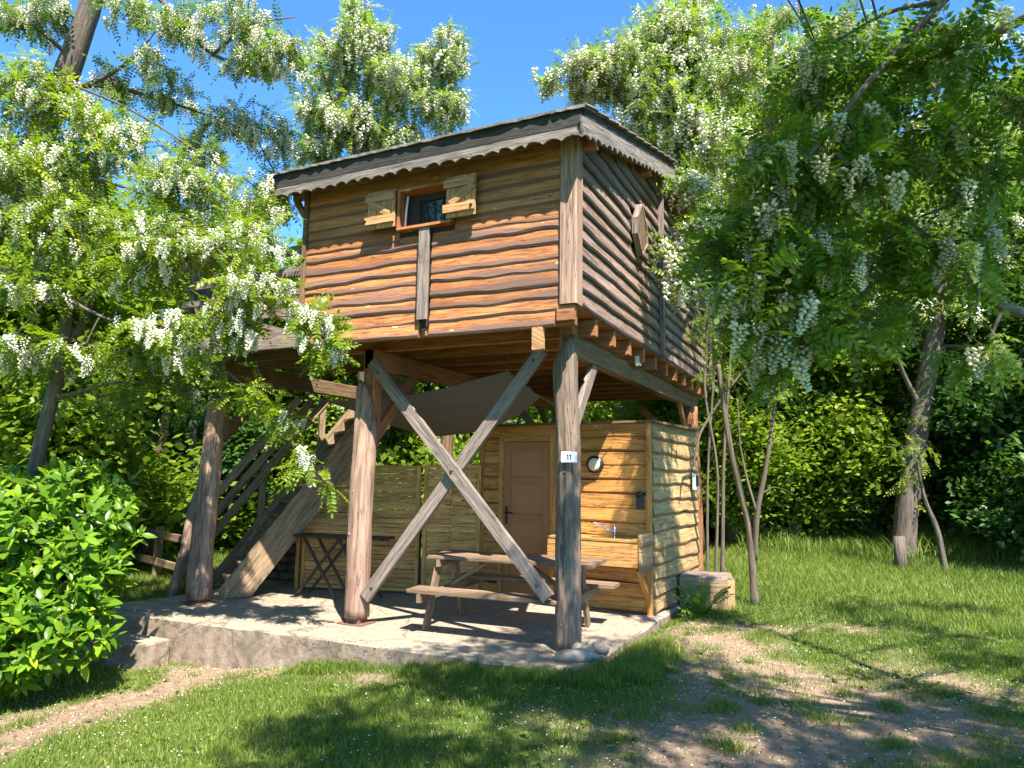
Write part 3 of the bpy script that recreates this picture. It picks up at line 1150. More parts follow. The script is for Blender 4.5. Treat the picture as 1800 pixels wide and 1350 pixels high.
for i in range(nb2):
    m = MB()
    L = SIDEL - .02
    m.plank((-.012, .02, .012 + i * hb2), (0, 1, 0), (0, 0, 1), (1, 0, 0), L, hb2 + .018, .015, .006, .034, seg=.07, bow=.003, mid=(.20, .9), wmid=-.05)
    m.build('board', M['yellow_grey'], shed)
m = MB()
m.box((DX0 - .073, -.028, 0), (DX0 - .004, .02, DZ + .07), 2)
m.box((DX1 + .004, -.028, 0), (DX1 + .073, .02, DZ + .07), 2)
m.box((DX0 - .003, -.027, DZ + .004), (DX1 + .003, .02, DZ + .07), 0)
m.build('door_frame', M['yellow'], shed)
m = MB()
m.box((DX0, .005, .03), (DX1, .035, DZ), 2)
door = m.build('door', M['doorpanel'], shed)
rails = [(.03, .20), (.50, .56), (.97, 1.06), (1.44, 1.53), (1.87, DZ)]
for z0, z1 in rails:
    m = MB()
    m.box((DX0 + .105, -.014, z0), (DX1 - .105, .004, z1), 0)
    m.build('rail', M['door'], door)
for a, b in ((DX0 + .002, DX0 + .104), (DX1 - .104, DX1 - .002)):
    m = MB()
    m.box((a, -.014, .03), (b, .004, DZ - .002), 2)
    m.build('stile', M['door'], door)
m = MB()
m.box((DX0 + .035, -.024, .93), (DX0 + .068, -.0145, 1.16), 2)
m.tube([(DX0 + .052, -.03, 1.08), (DX0 + .052, -.065, 1.08), (DX0 + .17, -.065, 1.075)], .010, 8)
m.build('handle', M['black'], door)


def shed_pt(x, y, z):
    c, s = math.cos(SA), math.sin(SA)
    return Vector((.29 + c * x - s * y, 1.95 + s * x + c * y, z))


# ---- things on the shed
lamp = thing('wall_lamp', 'round bulkhead lamp with black ring on the shed front', 'lamp', shed_pt(-.71, -.012, 1.70), SA)
m = MB()
m.tube([(0, .02, 0), (0, -.045, 0)], .105, 24)
m.build('ring', M['black'], lamp)
m = MB()
m.tube([(0, -.0455, 0), (0, -.062, 0), (0, -.070, 0)], [.078, .074, .05], 24)
m.build('glass', M['dial'], lamp)

swt = thing('wall_switch', 'charcoal double outlet box on the shed front near its corner', 'switch', shed_pt(-.145, -.015, 1.28), SA)
m = MB()
m.box((-.04, -.03, -.085), (.04, .02, -.003), 2)
m.build('lower_box', M['charcoal'], swt)
m = MB()
m.box((-.04, -.03, .003), (.04, .02, .07), 2)
m.tube([(-.0, .02, .07), (0, -.03, .07)], .0395, 14)
m.build('upper_box', M['charcoal'], swt)

mtr = thing('meter_box', 'small pale green box on the shed side by the rear post', 'electric box', shed_pt(.052, 1.45, 1.50), SA)
m = MB()
m.box((0, -.08, -.10), (.04, .08, .11), 2)
m.build('case', M['greenbox'], mtr)
m = MB()
m.box((.041, -.06, -.05), (.046, .06, .085), 2)
m.build('cover', M['charcoal'], mtr)

# ---- sink counter
cnt = thing('sink_counter', 'yellow wooden sink counter fixed to the shed front', 'counter', shed_pt(-.56, 0, 0), SA)
CY = -.42
for z0, z1, y in ((.565, .665, CY), (.668, .765, CY), (.768, .835, CY)):
    m = MB()
    m.beam((-.58, y, (z0 + z1) / 2), (.54, y, (z0 + z1) / 2), .024, z1 - z0, side=(0, 1, 0), bev=.004)
    m.build('front_board', M['slat'], cnt)
m = MB()
m.plank((.553, CY - .012, .50), (0, 1, 0), (0, 0, 1), (1, 0, 0), .38, .29, .006, .012, .028)
m.build('side_panel', M['yellow_grey'], cnt)
m = MB()
m.plank((.553, CY - .014, .79), (0, 1, 0), (0, 0, 1), (1, 0, 0), .39, .14, .006, .02, .034)
m.build('side_panel', M['yellow_grey'], cnt)
m = MB()
m.box((-.60, CY - .02, .838), (.545, -.022, .862), 0)
m.build('worktop', M['yellow'], cnt)
m = MB()
m.box((-.05, CY + .05, .863), (.44, -.05, .872), 0)
m.build('basin', M['chrome'], cnt)
m = MB()
m.tube([(.13, -.10, .872), (.13, -.10, .98)], .02, 10)
m.tube([(.13, -.10, .92), (.05, -.16, .96), (-.06, -.23, 1.02), (-.10, -.26, 1.02)], .011, 8)
m.tube([(.13, -.10, .98), (.13, -.12, 1.0)], [.02, .012], 10)
m.build('tap', M['chrome'], cnt)
for x in (-.5, .53):
    m = MB()
    m.beam((x, CY + .04, .54), (x, -.05, .17), .05, .05, side=(1, 0, 0))
    m.build('bracket', M['yellow'], cnt)

# ---- number plate on the grey post
plate = thing('number_sign', 'small white plate reading 11 on the grey log post', 'sign', (.065, -.155, 1.735), .22)
m = MB()
m.box((-.072, 0, -.048), (.072, .006, .048), 0)
m.build('plate', M['white'], plate)
for x in (-.016, .010):
    m = MB()
    vs = []
    pr = [(0, -.026), (.009, -.026), (.009, .026), (.002, .026), (-.010, .016), (-.010, .008), (0, .014)]
    for yv in (-.003, -.0005):
        vs += [(x + a * 1.0, yv, b) for a, b in pr]
    n = len(pr)
    m.add(vs, [tuple(range(n)), tuple(range(2 * n - 1, n - 1, -1))] + [(k, k + n, (k + 1) % n + n, (k + 1) % n) for k in range(n)])
    m.build('numeral', M['lettering'], plate)
m = MB()
m.tube([(0, .0, .040), (0, -.004, .040)], .004, 8)
m.build('screw', M['metal'], plate)

# ---- floodlight with its cable, sensor under the joists
fl = thing('floodlight', 'small black floodlight with cable at the cabin corner', 'floodlight', (-2.46, -.55, 2.905), 0)
m = MB()
m.beam((-.10, -.075, .075), (-.055, -.025, .045), .09, .075, side=(.7, -.7, 0))
m.build('housing', M['black'], fl)
m = MB()
m.beam((-.108, -.084, .080), (-.101, -.076, .0757), .07, .055, side=(.7, -.7, 0))
m.build('lens', M['cream'], fl)
m = MB()
m.tube([(-.06, -.03, .05), (-.02, .0, .02), (.0, .0, -.01)], .014, 8)
m.build('bracket', M['black'], fl)
m = MB()
m.tube([(-.05, -.02, .04), (.0, -.035, -.03), (.05, -.03, .03), (.072, -.005, .10), (.072, .0, .17)], .006, 6)
m.build('cable', M['charcoal'], fl)

sn = thing('motion_sensor', 'white and black sensor tucked between joist ends under the cabin', 'sensor', (.12, 1.98, 2.92), 0)
m = MB()
m.box((0, -.12, -.05), (.05, -.01, .06), 2)
m.build('white_case', M['white'], sn)
m = MB()
m.box((-.01, -.008, -.04), (.055, .13, .065), 2)
m.build('black_case', M['black'], sn)

# ================================================================== FENCE PANELS
def fence_panel(p0, p1, h, rows_, cols, label):
    p0, p1 = np.array([*p0, 0.]), np.array([*p1, 0.])
    W = np.linalg.norm(p1 - p0)
    ang = math.atan2(*(p1 - p0)[[1, 0]])
    t = thing('slat_fence', label, 'fence', tuple(p0), ang, 'slatted fence panels beside the shed')
    fw = .05
    for a in (0, W - fw):
        m = MB()
        m.box((a, -.025, .02), (a + fw, .025, h), 2)
        m.build('frame_post', M['slat'], t)
    m = MB()
    m.box((fw + .001, -.024, .03), (W - fw - .001, .024, .075), 0)
    m.build('frame_rail', M['slat'], t)
    m = MB()
    m.box((fw + .001, -.024, h - .045), (W - fw - .001, .024, h), 0)
    m.build('frame_rail', M['slat'], t)
    hz = (h - .125) / rows_
    inner = W - 2 * fw
    for r in range(rows_):
        z = .078 + r * hz
        xj = fw
        cuts = [0] + [(c + (.06 if r % 2 else -.06) / 1) / cols for c in range(1, cols)] + [1]
        for c in range(cols):
            a, b = fw + inner * cuts[c] + .002, fw + inner * cuts[c + 1] - .002
            off = (.006 if (r + c) % 2 else -.008) + random.uniform(-.002, .002)
            m = MB()
            zz = z + random.uniform(-.003, .003)
            n = 4
            vs, gr, fs = [], [], []
            rr = random.random() * 50
            for i in range(n + 1):
                x = a + (b - a) * i / n
                y = off - .007 * math.sin(PI * i / n) * (1 if (r + c) % 2 else -1)
                lo_, hi_ = zz + random.uniform(0, .004), zz + hz - random.uniform(.001, .006)
                for (yy_, z_) in ((y - .006, lo_), (y - .006, hi_), (y + .006, hi_), (y + .006, lo_)):
                    vs.append((x, yy_, z_))
                    gr.append((x + rr, z_ + rr, rr))
            for i in range(n):
                q = i * 4
                for k in range(4):
                    fs.append((q + k, q + (k + 1) % 4, q + 4 + (k + 1) % 4, q + 4 + k))
            fs += [(0, 1, 2, 3), (n * 4 + 3, n * 4 + 2, n * 4 + 1, n * 4)]
            m.add(vs, fs, gr)
            m.build('slat', M['slat'], t)
    for c in range(1, cols):
        m = MB()
        x = fw + inner * c / cols
        m.box((x - .012, .014, .08), (x + .012, .030, h - .05), 2)
        m.build('batten', M['slat'], t)
    return t


fence_panel((-4.36, 1.37), (-2.78, 1.80), 1.66, 26, 2, 'wide slatted wooden fence panel behind the stairs side folding table')
fence_panel((-2.745, 1.83), (-2.06, 2.14), 1.68, 26, 2, 'narrow slatted wooden fence panel hinged next to the shed')
bx = thing('fence_post', 'slim pale upright post at the left end of the fence', 'post', (-4.41, 1.36, 0), .2)
m = MB()
m.box((-.03, -.03, 0), (.02, .03, 1.66), 2)
m.build('upright', M['yellow'], bx)

# ================================================================== STAIRCASE
st = thing('staircase', 'steep open wooden staircase rising under the deck', 'staircase', (-4.44 - .29 * math.cos(math.radians(55)), .57 - .29 * math.sin(math.radians(55)), 0), math.radians(55))
SLP = math.radians(53)


def sbeam(name, p0, p1, w, h, mat, label=None):
    m = MB()
    m.beam(p0, p1, w, h, side=(0, 1, 0), bev=.006)
    o = m.build(name, M[mat], st)
    if label:
        o['label'] = label
    return o


RUN = 2.72
for y in (.0, 1.0):
    m = MB()
    d = np.array([math.cos(SLP), 0, math.sin(SLP)])
    q = np.array([-math.sin(SLP), 0, math.cos(SLP)]) * .145
    p0 = np.array([.12, y, .0])
    top_l = 2.80 / math.sin(SLP)
    # stringer outline in the x-z plane with a level foot
    lo0 = np.array([.29, y, .012])
    hi0 = np.array([-.09, y, .012 + .10])
    ft = np.array([-.06, y, .012])
    lo1 = lo0 + d * 3.45
    hi1 = hi0 + d * 3.55
    pr = [ft, lo0, lo1, hi1, hi0]
    vs, gr = [], []
    for s in (-.028, .028):
        for p in pr:
            vs.append(p + np.array([0, s, 0]))
            gr.append(((p - lo0) @ d, (p - lo0) @ np.array([-math.sin(SLP), 0, math.cos(SLP)]), 5 + y))
    n = 5
    m.add(vs, [tuple(range(n)), tuple(range(2 * n - 1, n - 1, -1))] + [(k, k + n, (k + 1) % n + n, (k + 1) % n) for k in range(n)], gr)
    m.build('stringer', M['stair'], st)
for k in range(13):
    z = .20 + k * .195
    x = .08 + (z - .1) / math.tan(SLP)
    m = MB()
    m.box((x - .12, .03, z - .035), (x + .13, .97, z), 1)
    m.build('tread', M['table'], st)
for off in (.40, .66, .92):
    ln = min(1.75, (2.62 - .05 - off) / math.tan(SLP) - .25)
    sbeam('handrail', (-.25, 1.04, .05 + off), (ln, 1.04, .05 + off + (ln + .25) * math.tan(SLP)), .03, .11, 'stair')
for x in (-.28, .55, 1.35):
    zb = max(0, (x - .1) * math.tan(SLP))
    m = MB()
    m.beam((x, 1.09, zb), (x, 1.09, min(2.66, zb + 1.15)), .085, .085, side=(1, 0, 0))
    m.build('rail_post', M['stair'], st)
m = MB()
m.tube([(-.55, .75, -.1), (-.42, .85, .5), (-.36, .93, 1.0), (-.30, .95, 1.25)], [.075, .065, .06, .05], 10, noise=.12)
m.build('newel_log', M['post'], st)

# ---- dry stone wall below the stairs
sw = thing('stone_wall', 'low dark wall of rough red stones behind the stairs', 'wall', (-5.2, 1.75, 0), .22)
m = MB()
m.box((-.2, .10, -.1), (2.1, .35, .98), 0)
m.build('core', M['mortar'], sw)
for r in range(8):
    x = -.2
    while x < 2.05:
        w = random.uniform(.12, .26)
        h = .125
        m = MB()
        n = 8
        cx, cz = x + w / 2, r * h + h / 2
        vs = []
        for ring, (sc_, yy_) in enumerate(((1.0, .11), (.96, .03), (.6, random.uniform(-.02, .01)))):
            for k in range(n):
                a = 2 * PI * k / n + .39
                vs.append((cx + math.copysign(abs(math.cos(a)) ** .6, math.cos(a)) * w * .48 * sc_ * random.uniform(.9, 1.03), yy_, cz + math.copysign(abs(math.sin(a)) ** .6, math.sin(a)) * h * .47 * sc_ * random.uniform(.85, 1.05)))
        fs = [(ri * n + k, ri * n + (k + 1) % n, (ri + 1) * n + (k + 1) % n, (ri + 1) * n + k) for ri in range(2) for k in range(n)]
        fs.append(tuple(2 * n + k for k in range(n)))
        m.add(vs, fs)
        m.build('stone', M['redstone'], sw)
        x += w

# ================================================================== TERRACE FURNITURE
tb = thing('picnic_table', 'weathered wooden picnic table with attached benches', 'picnic table', (-.80, .55, 0), math.radians(4))
TX0, TX1 = -.87, .90
for k in range(4):
    y = -.30 + k * .152
    m = MB()
    m.box((TX0 + random.uniform(-.01, .01), y, .69), (TX1, y + .144, .725), 0)
    m.build('top_board', M['table'], tb)
for s in (-1, 1):
    for k in range(2):
        y = s * .565 - .13 + k * .135
        m = MB()
        m.box((TX0 - .0, y, .40), (TX1 - .17 if s < 0 else TX1 + .04, y + .127, .437), 0)
        m.build('bench_board', M['table'], tb)
for x in (-.78, .66):
    for s in (-1, 1):
        m = MB()
        m.beam((x, s * .44, .0), (x, s * .17, .69), .04, .095, side=(1, 0, 0))
        m.build('leg', M['table'], tb)
    m = MB()
    m.beam((x + .045, -.70, .355), (x + .045, .72, .355), .04, .085, side=(1, 0, 0))
    m.build('bench_support', M['table'], tb)
    m = MB()
    m.beam((x + .045, -.30, .65), (x + .045, .30, .65), .04, .075, side=(1, 0, 0))
    m.build('top_support', M['table'], tb)
m = MB()
m.beam((-.74, 0, .39), (-.25, 0, .68), .07, .035)
m.build('strut', M['table'], tb)
m = MB()
m.beam((.60, 0, .39), (.1, 0, .68), .07, .035)
m.build('strut', M['table'], tb)

ft = thing('folding_table', 'dark folding trestle table in front of the wide fence panel', 'table', (-3.50, 1.08, 0), .12)
m = MB()
m.box((-.60, -.13, .735), (.66, .22, .765), 0)
m.build('top', M['blacktop'], ft)
for y in (-.10, .19):
    for a, b in (((-.55, 0), (.06, .735)), ((.04, 0), (-.46, .735)), ((.52, 0), (.05, .735))):
        m = MB()
        m.beam((a[0], y, a[1]), (b[0], y, b[1]), .022, .035, side=(0, 1, 0))
        m.build('leg', M['blacktop'], ft)
m = MB()
m.tube([(-.66, -.05, .75), (.72, -.05, .75)], .018, 8)
m.build('handle', M['blacktop'], ft)

# deck chair seen through the railing
dc = thing('deck_chair', 'black folding chair behind the deck railing', 'chair', (-3.2, .75, 3.10), .3)
m = MB()
m.box((-.25, .2, .35), (.25, .25, .92), 2)
m.build('backrest', M['black'], dc)
m = MB()
m.box((-.25, -.25, .40), (.25, .19, .44), 0)
m.build('seat', M['black'], dc)
for x in (-.24, .24):
    for a, b in (((-.25, 0), (.2, .5)), ((.2, 0), (-.25, .45))):
        m = MB()
        m.beam((x, a[0], a[1]), (x, b[0], b[1]), .025, .025, side=(1, 0, 0))
        m.build('leg', M['metal'], dc)

# ---- shade sail under the cabin
sail = thing('shade_sail', 'brown cloth sail slung beneath the cabin floor', 'shade sail', (-2.5, 1.5, 2.5))
tl, tr = np.array([-3.30, .35, 2.42]), np.array([-.94, .60, 2.69])
bl, br = np.array([-3.35, 1.55, 2.30]), np.array([-.72, 1.0, 2.43])
nu, nv = 40, 20
V = []
for i in range(nv + 1):
    v = i / nv
    for j in range(nu + 1):
        u = j / nu
        p = (1 - v) * ((1 - u) * tl + u * tr) + v * ((1 - u) * bl + u * br)
        p = p.copy()
        p[2] -= (.10 + .22 * v) * (4 * u * (1 - u)) ** .9 + .05 * math.sin(PI * v) * (1 - abs(2 * u - 1))
        p[1] += .15 * math.sin(PI * u) * v
        w = u * 8 - v * 3
        p[2] += .008 * math.sin(w * 3.2 + v * 5) * v * (1 - abs(2 * u - 1)) + .009 * math.sin(22 * (v - u * .6)) * u
        V.append(p - np.array([-2.5, 1.5, 2.5]))
i = np.arange(nv)[:, None] * (nu + 1) + np.arange(nu)[None]
T = np.stack([i, i + 1, i + nu + 2, i + nu + 1], -1).reshape(-1, 4)
me = fast_mesh('cloth', V, T, M['tarp'], smooth=True)
o = link_mesh('cloth', me, None, sail)
md = o.modifiers.new('thickness', 'SOLIDIFY')
md.thickness = .004
m = MB()
o_ = np.array([-2.5, 1.5, 2.5])
m.tube([br - o_, np.array([-.42, 1.45, 2.22]) - o_, np.array([-.15, 1.93, 2.05]) - o_], .006, 5)
m.build('rope', M['grey'], sail)
m = MB()
m.tube([tr - o_, np.array([-1.13, .9, 2.9]) - o_], .006, 5)
m.build('rope', M['grey'], sail)

# ================================================================== BY THE SHED CORNER
pl = thing('planter_box', 'low box of thick brown timbers beside the shed', 'planter', (.42, 2.72, -.02), .22)
for z0, z1 in ((0, .19), (.195, .36)):
    m = MB()
    m.box((0, 0, z0), (.56, .09, z1), 0)
    m.build('timber', M['stair'], pl)
    m = MB()
    m.box((.562, -.004, z0), (.65, .50, z1 - .004), 1)
    m.build('timber', M['yellow_grey'], pl)
    m = MB()
    m.box((0, .41, z0), (.56, .50, z1), 0)
    m.build('timber', M['stair'], pl)
m = MB()
m.box((.01, .01, .362), (.63, .49, .385), 0)
m.build('lid', M['grey'], pl)


def pebble(p, r, label, seed):
    rnd = random.Random(seed)
    m = MB()
    n, k = 12, 8
    vs, fs = [], []
    ph = [rnd.uniform(0, 6) for _ in range(3)]
    for i in range(1, k):
        th = PI * i / k
        for j in range(n):
            a = 2 * PI * j / n
            q = 1 + .10 * math.sin(2 * a + ph[0]) + .08 * math.sin(3 * a + th * 2 + ph[1]) + rnd.uniform(-.03, .03)
            vs.append((r[0] * math.sin(th) * math.cos(a) * q, r[1] * math.sin(th) * math.sin(a) * q, r[2] * math.cos(th) * q))
    vs += [(0, 0, r[2]), (0, 0, -r[2])]
    for i in range(k - 2):
        for j in range(n):
            fs.append((i * n + j, i * n + (j + 1) % n, (i + 1) * n + (j + 1) % n, (i + 1) * n + j))
    for j in range(n):
        fs.append((len(vs) - 2, (j + 1) % n, j))
        fs.append((len(vs) - 1, (k - 2) * n + j, (k - 2) * n + (j + 1) % n))
    m.add(vs, fs, smooth=True)
    o = m.build('stone', M['stone'])
    o.location = p
    o.rotation_euler = (rnd.uniform(-.15, .15), rnd.uniform(-.15, .15), rnd.uniform(0, .5))
    tag(o, label, 'stone', 'pale stones at the foot of the grey post')


pebble((.17, -.32, .035), (.165, .085, .062), 'long flat pale stone in front of the stone pile', 1)
pebble((.12, -.06, .045), (.068, .055, .050), 'rounded stone touching the foot of the grey post', 2)
pebble((.23, -.12, .045), (.062, .055, .050), 'round stone in the middle of the stone pile', 3)
pebble((.20, .08, .05), (.06, .055, .05), 'stone at the back of the stone pile', 4)
pebble((.30, .02, .05), (.085, .06, .055), 'broad stone at the right of the stone pile', 5)
pebble((.31, -.20, .025), (.07, .05, .035), 'small low stone sunk in grass beside the pile', 6)
pebble(tuple(atz(1383, 948, .25)), (.16, .12, .10), 'lone pale rock in the long grass by the sapling', 7)

# ---- rail fence on the left
rf = thing('rail_fence', 'two rail wooden fence left of the stairs', 'fence', (0, 0, 0))
a0, a1 = aty(322, 948, .75), aty(322, 1000, .75)
e = np.array([-3.0, 1.05, 0])
for p in (a0, a1):
    m = MB()
    m.beam(p + (0, 0, 0), p + e + (0, 0, -.0), .04, .10, side=(0, 1, 0))
    m.build('rail', M['stair'], rf)
for f in (.33, .9):
    p = a0 + e * f
    m = MB()
    m.beam((p[0], p[1] + .06, -.3), (p[0], p[1] + .06, a0[2] + .1), .09, .09)
    m.build('post', M['stair'], rf)
#PLANTS
# ================================================================== PLANTS
def leaflet(length, width, n):
    """outline of one small leaf along +x"""
    if n == 4:
        return np.array([(0, 0), (.45, -.5), (1, 0), (.45, .5)]) * (length, width)
    return np.array([(0, 0), (.25, -.42), (.68, -.46), (1, 0), (.68, .46), (.25, .42)]) * (length, width)


def compound_leaf(pairs, n, rnd):
    """pinnate leaf one unit long: leaflets in pairs along a drooping midrib and one at the tip"""
    V, T = [], []

    def put(x, ang, L, W, dz):
        o = leaflet(L, W, n)
        c, s = math.cos(ang), math.sin(ang)
        b = len(V)
        tilt = rnd.uniform(-.35, .35)
        for (px, py) in o:
            r = px / L
            V.append((x + c * px - s * py, s * px + c * py, -.28 * x * x + dz * r - .03 * r * r + py * tilt))
        m_ = len(o)
        for k in range(1, m_ - 1):
            T.append((b, b + k, b + k + 1))
    for i in range(pairs):
        x = .14 + .80 * i / pairs
        f = 1 - .35 * abs(i / pairs - .4)
        for sgn in (-1, 1):
            put(x, sgn * rnd.uniform(1.05, 1.3), .215 * f, .105 * f, rnd.uniform(-.09, .03))
    put(.94, rnd.uniform(-.2, .2), .19, .10, -.02)
    b = len(V)
    for x in (0, .5, .97):
        V.append((x, -.006, -.28 * x * x))
        V.append((x, .006, -.28 * x * x))
    T += [(b, b + 2, b + 3), (b, b + 3, b + 1), (b + 2, b + 4, b + 5), (b + 2, b + 5, b + 3)]
    return np.array(V, float), np.array(T, int)


def raceme(n, faces, rnd, fat=1.0):
    """hanging flower cluster one unit long, wide above and pointed below"""
    V, T = [], []
    for i in range(n):
        f = (i + .5) / n
        a = i * 2.4 + rnd.uniform(-.4, .4)
        R = .19 * (1 - f) ** .6 + .03
        r = R * rnd.uniform(.55, 1.05)
        z = -.06 - f * .94
        c = np.array([r * math.cos(a), r * math.sin(a), z])
        d = np.array([math.cos(a), math.sin(a), rnd.uniform(-.2, .5)])
        d /= np.linalg.norm(d)
        s = np.array([-math.sin(a), math.cos(a), 0])
        u = np.cross(d, s)
        h = .125 * fat * (1 - .35 * f)
        b = len(V)
        if faces == 4:
            for q in (d * h, -d * h * .6 + s * h * .7, -d * h * .5 - s * h * .7, u * h * .9 - d * .1 * h):
                V.append(c + q)
            T += [(b, b + 1, b + 2), (b, b + 3, b + 1), (b, b + 2, b + 3), (b + 1, b + 3, b + 2)]
        else:
            for q in (d * h * 1.1, -d * h * .8, s * h * .62, -s * h * .62, u * h * .72, -u * h * .55):
                V.append(c + q)
            T += [(b, b + 2, b + 4), (b, b + 4, b + 3), (b, b + 3, b + 5), (b, b + 5, b + 2), (b + 1, b + 4, b + 2), (b + 1, b + 3, b + 4), (b + 1, b + 5, b + 3), (b + 1, b + 2, b + 5)]
    return np.array(V, float), np.array(T, int)


def spray(n, rnd, size=.30):
    """loose spray of small leaves for a tree farther off"""
    V, T = [], []
    for i in range(n):
        c = np.array([rnd.gauss(0, .36), rnd.gauss(0, .36), rnd.gauss(0, .16)])
        a, t, u = rnd.uniform(0, 6.28), rnd.uniform(-.7, .7), rnd.uniform(-.7, .7)
        x = np.array([math.cos(a), math.sin(a), t])
        y = np.array([-math.sin(a), math.cos(a), u])
        h = size * rnd.uniform(.7, 1.2)
        b = len(V)
        for (p, q) in ((0, 0), (.5, -.36), (1, 0), (.5, .36)):
            V.append(c + x * h * p + y * h * q)
        T += [(b, b + 1, b + 2), (b, b + 2, b + 3)]
    return np.array(V, float), np.array(T, int)


def big_leaf():
    """glossy oval leaf, folded along its midrib, one unit long"""
    xs_ = [0, .22, .5, .78, 1.0]
    ws = [.015, .16, .205, .13, .0]
    V, T = [], []
    for x, w in zip(xs_, ws):
        z = -.16 * x * x
        V += [(x, -w, z + w * .35), (x, 0, z), (x, w, z + w * .35)]
    for i in range(4):
        a = i * 3
        T += [(a, a + 3, a + 4), (a, a + 4, a + 1), (a + 1, a + 4, a + 5), (a + 1, a + 5, a + 2)]
    return np.array(V, float), np.array(T, int)


R1 = random.Random(4)
LEAF6 = [compound_leaf(7, 6, R1) for _ in range(5)]
LEAF4 = [compound_leaf(6, 4, R1) for _ in range(5)]
RAC8 = [raceme(40, 8, R1) for _ in range(4)]
RAC4 = [raceme(22, 4, R1) for _ in range(4)]
RACS = [raceme(11, 4, R1, 1.45) for _ in range(4)]
SPRAY = [spray(26, R1, .17) for _ in range(5)]
BIG = [big_leaf()]


def frames(d, roll_up, spread, g):
    """rotation matrices whose x axis is d and whose z axis leans to roll_up"""
    d = d / np.linalg.norm(d, axis=1, keepdims=True)
    up = np.asarray(roll_up, float)[None] + g.normal(0, spread, d.shape)
    y = np.cross(up, d)
    y /= np.linalg.norm(y, axis=1, keepdims=True) + 1e-9
    z = np.cross(d, y)
    return np.stack([d, y, z], -1)


def scatter(variants, pos, rot, scale, lc, g):
    """copies of the variants as one triangle soup"""
    Vs, Ts, Ls = [], [], []
    base = 0
    which = g.integers(0, len(variants), len(pos))
    for k, (V, T) in enumerate(variants):
        idx = np.nonzero(which == k)[0]
        if not len(idx):
            continue
        W = np.einsum('nij,vj->nvi', rot[idx], V) * scale[idx, None, None] + pos[idx, None, :]
        Vs.append(W.reshape(-1, 3))
        off = base + np.arange(len(idx))[:, None, None] * len(V)
        Ts.append((T[None] + off).reshape(-1, 3))
        Ls.append(np.repeat(lc[idx], len(V)))
        base += len(idx) * len(V)
    return np.concatenate(Vs), np.concatenate(Ts), np.concatenate(Ls)


SHARED = {}


def shared(key, V, T, mat, lcv):
    if key not in SHARED:
        SHARED[key] = fast_mesh(key[0], V, T, mat, np.full(len(V), lcv))
    return SHARED[key]


def put_parts(name, variants, vkey, pos, rot, scale, lc, mat, parent, g, limit=300, rest_variants=None):
    """the pieces nearest to the camera as parts of their own, the rest joined"""
    dist = np.linalg.norm(pos - CAM, axis=1)
    fw = (pos - CAM) @ CF
    px = 900 + FPX * ((pos - CAM) @ CR) / fw
    py = 675 - FPX * ((pos - CAM) @ CU) / fw
    seen = (fw > .3) & (px > -20) & (px < 1820) & (py > -20) & (py < 1370)
    order = np.argsort(np.where(seen, dist / scale, 1e6 + dist))
    n = min(limit, int(seen.sum()))
    near, rest = order[:n], order[n:]
    base = Vector(parent.location)
    for i in near:
        k = int(g.integers(0, len(variants)))
        b = int(lc[i] * 3.99) / 3.99
        me = shared((name, vkey, k, b, mat.name), *variants[k], mat, b)
        o = bpy.data.objects.new(name, me)
        col.objects.link(o)
        o.parent = parent
        r = rot[i] * scale[i]
        m4 = Matrix.Identity(4)
        for a in range(3):
            for c in range(3):
                m4[a][c] = r[a][c]
            m4[a][3] = pos[i][a] - base[a]
        o.matrix_local = m4
    if len(rest):
        V, T, L = scatter(rest_variants or variants, pos[rest] - np.array(base), rot[rest], scale[rest], lc[rest], g)
        me = fast_mesh(name + '_mass', V, T, mat, L)
        o = link_mesh(name + '_mass', me, None, parent)
        o['kind'] = 'stuff'


def bez(p0, p1, p2, n):
    t = np.linspace(0, 1, n)[:, None]
    return (1 - t) ** 2 * p0 + 2 * t * (1 - t) * p1 + t * t * p2


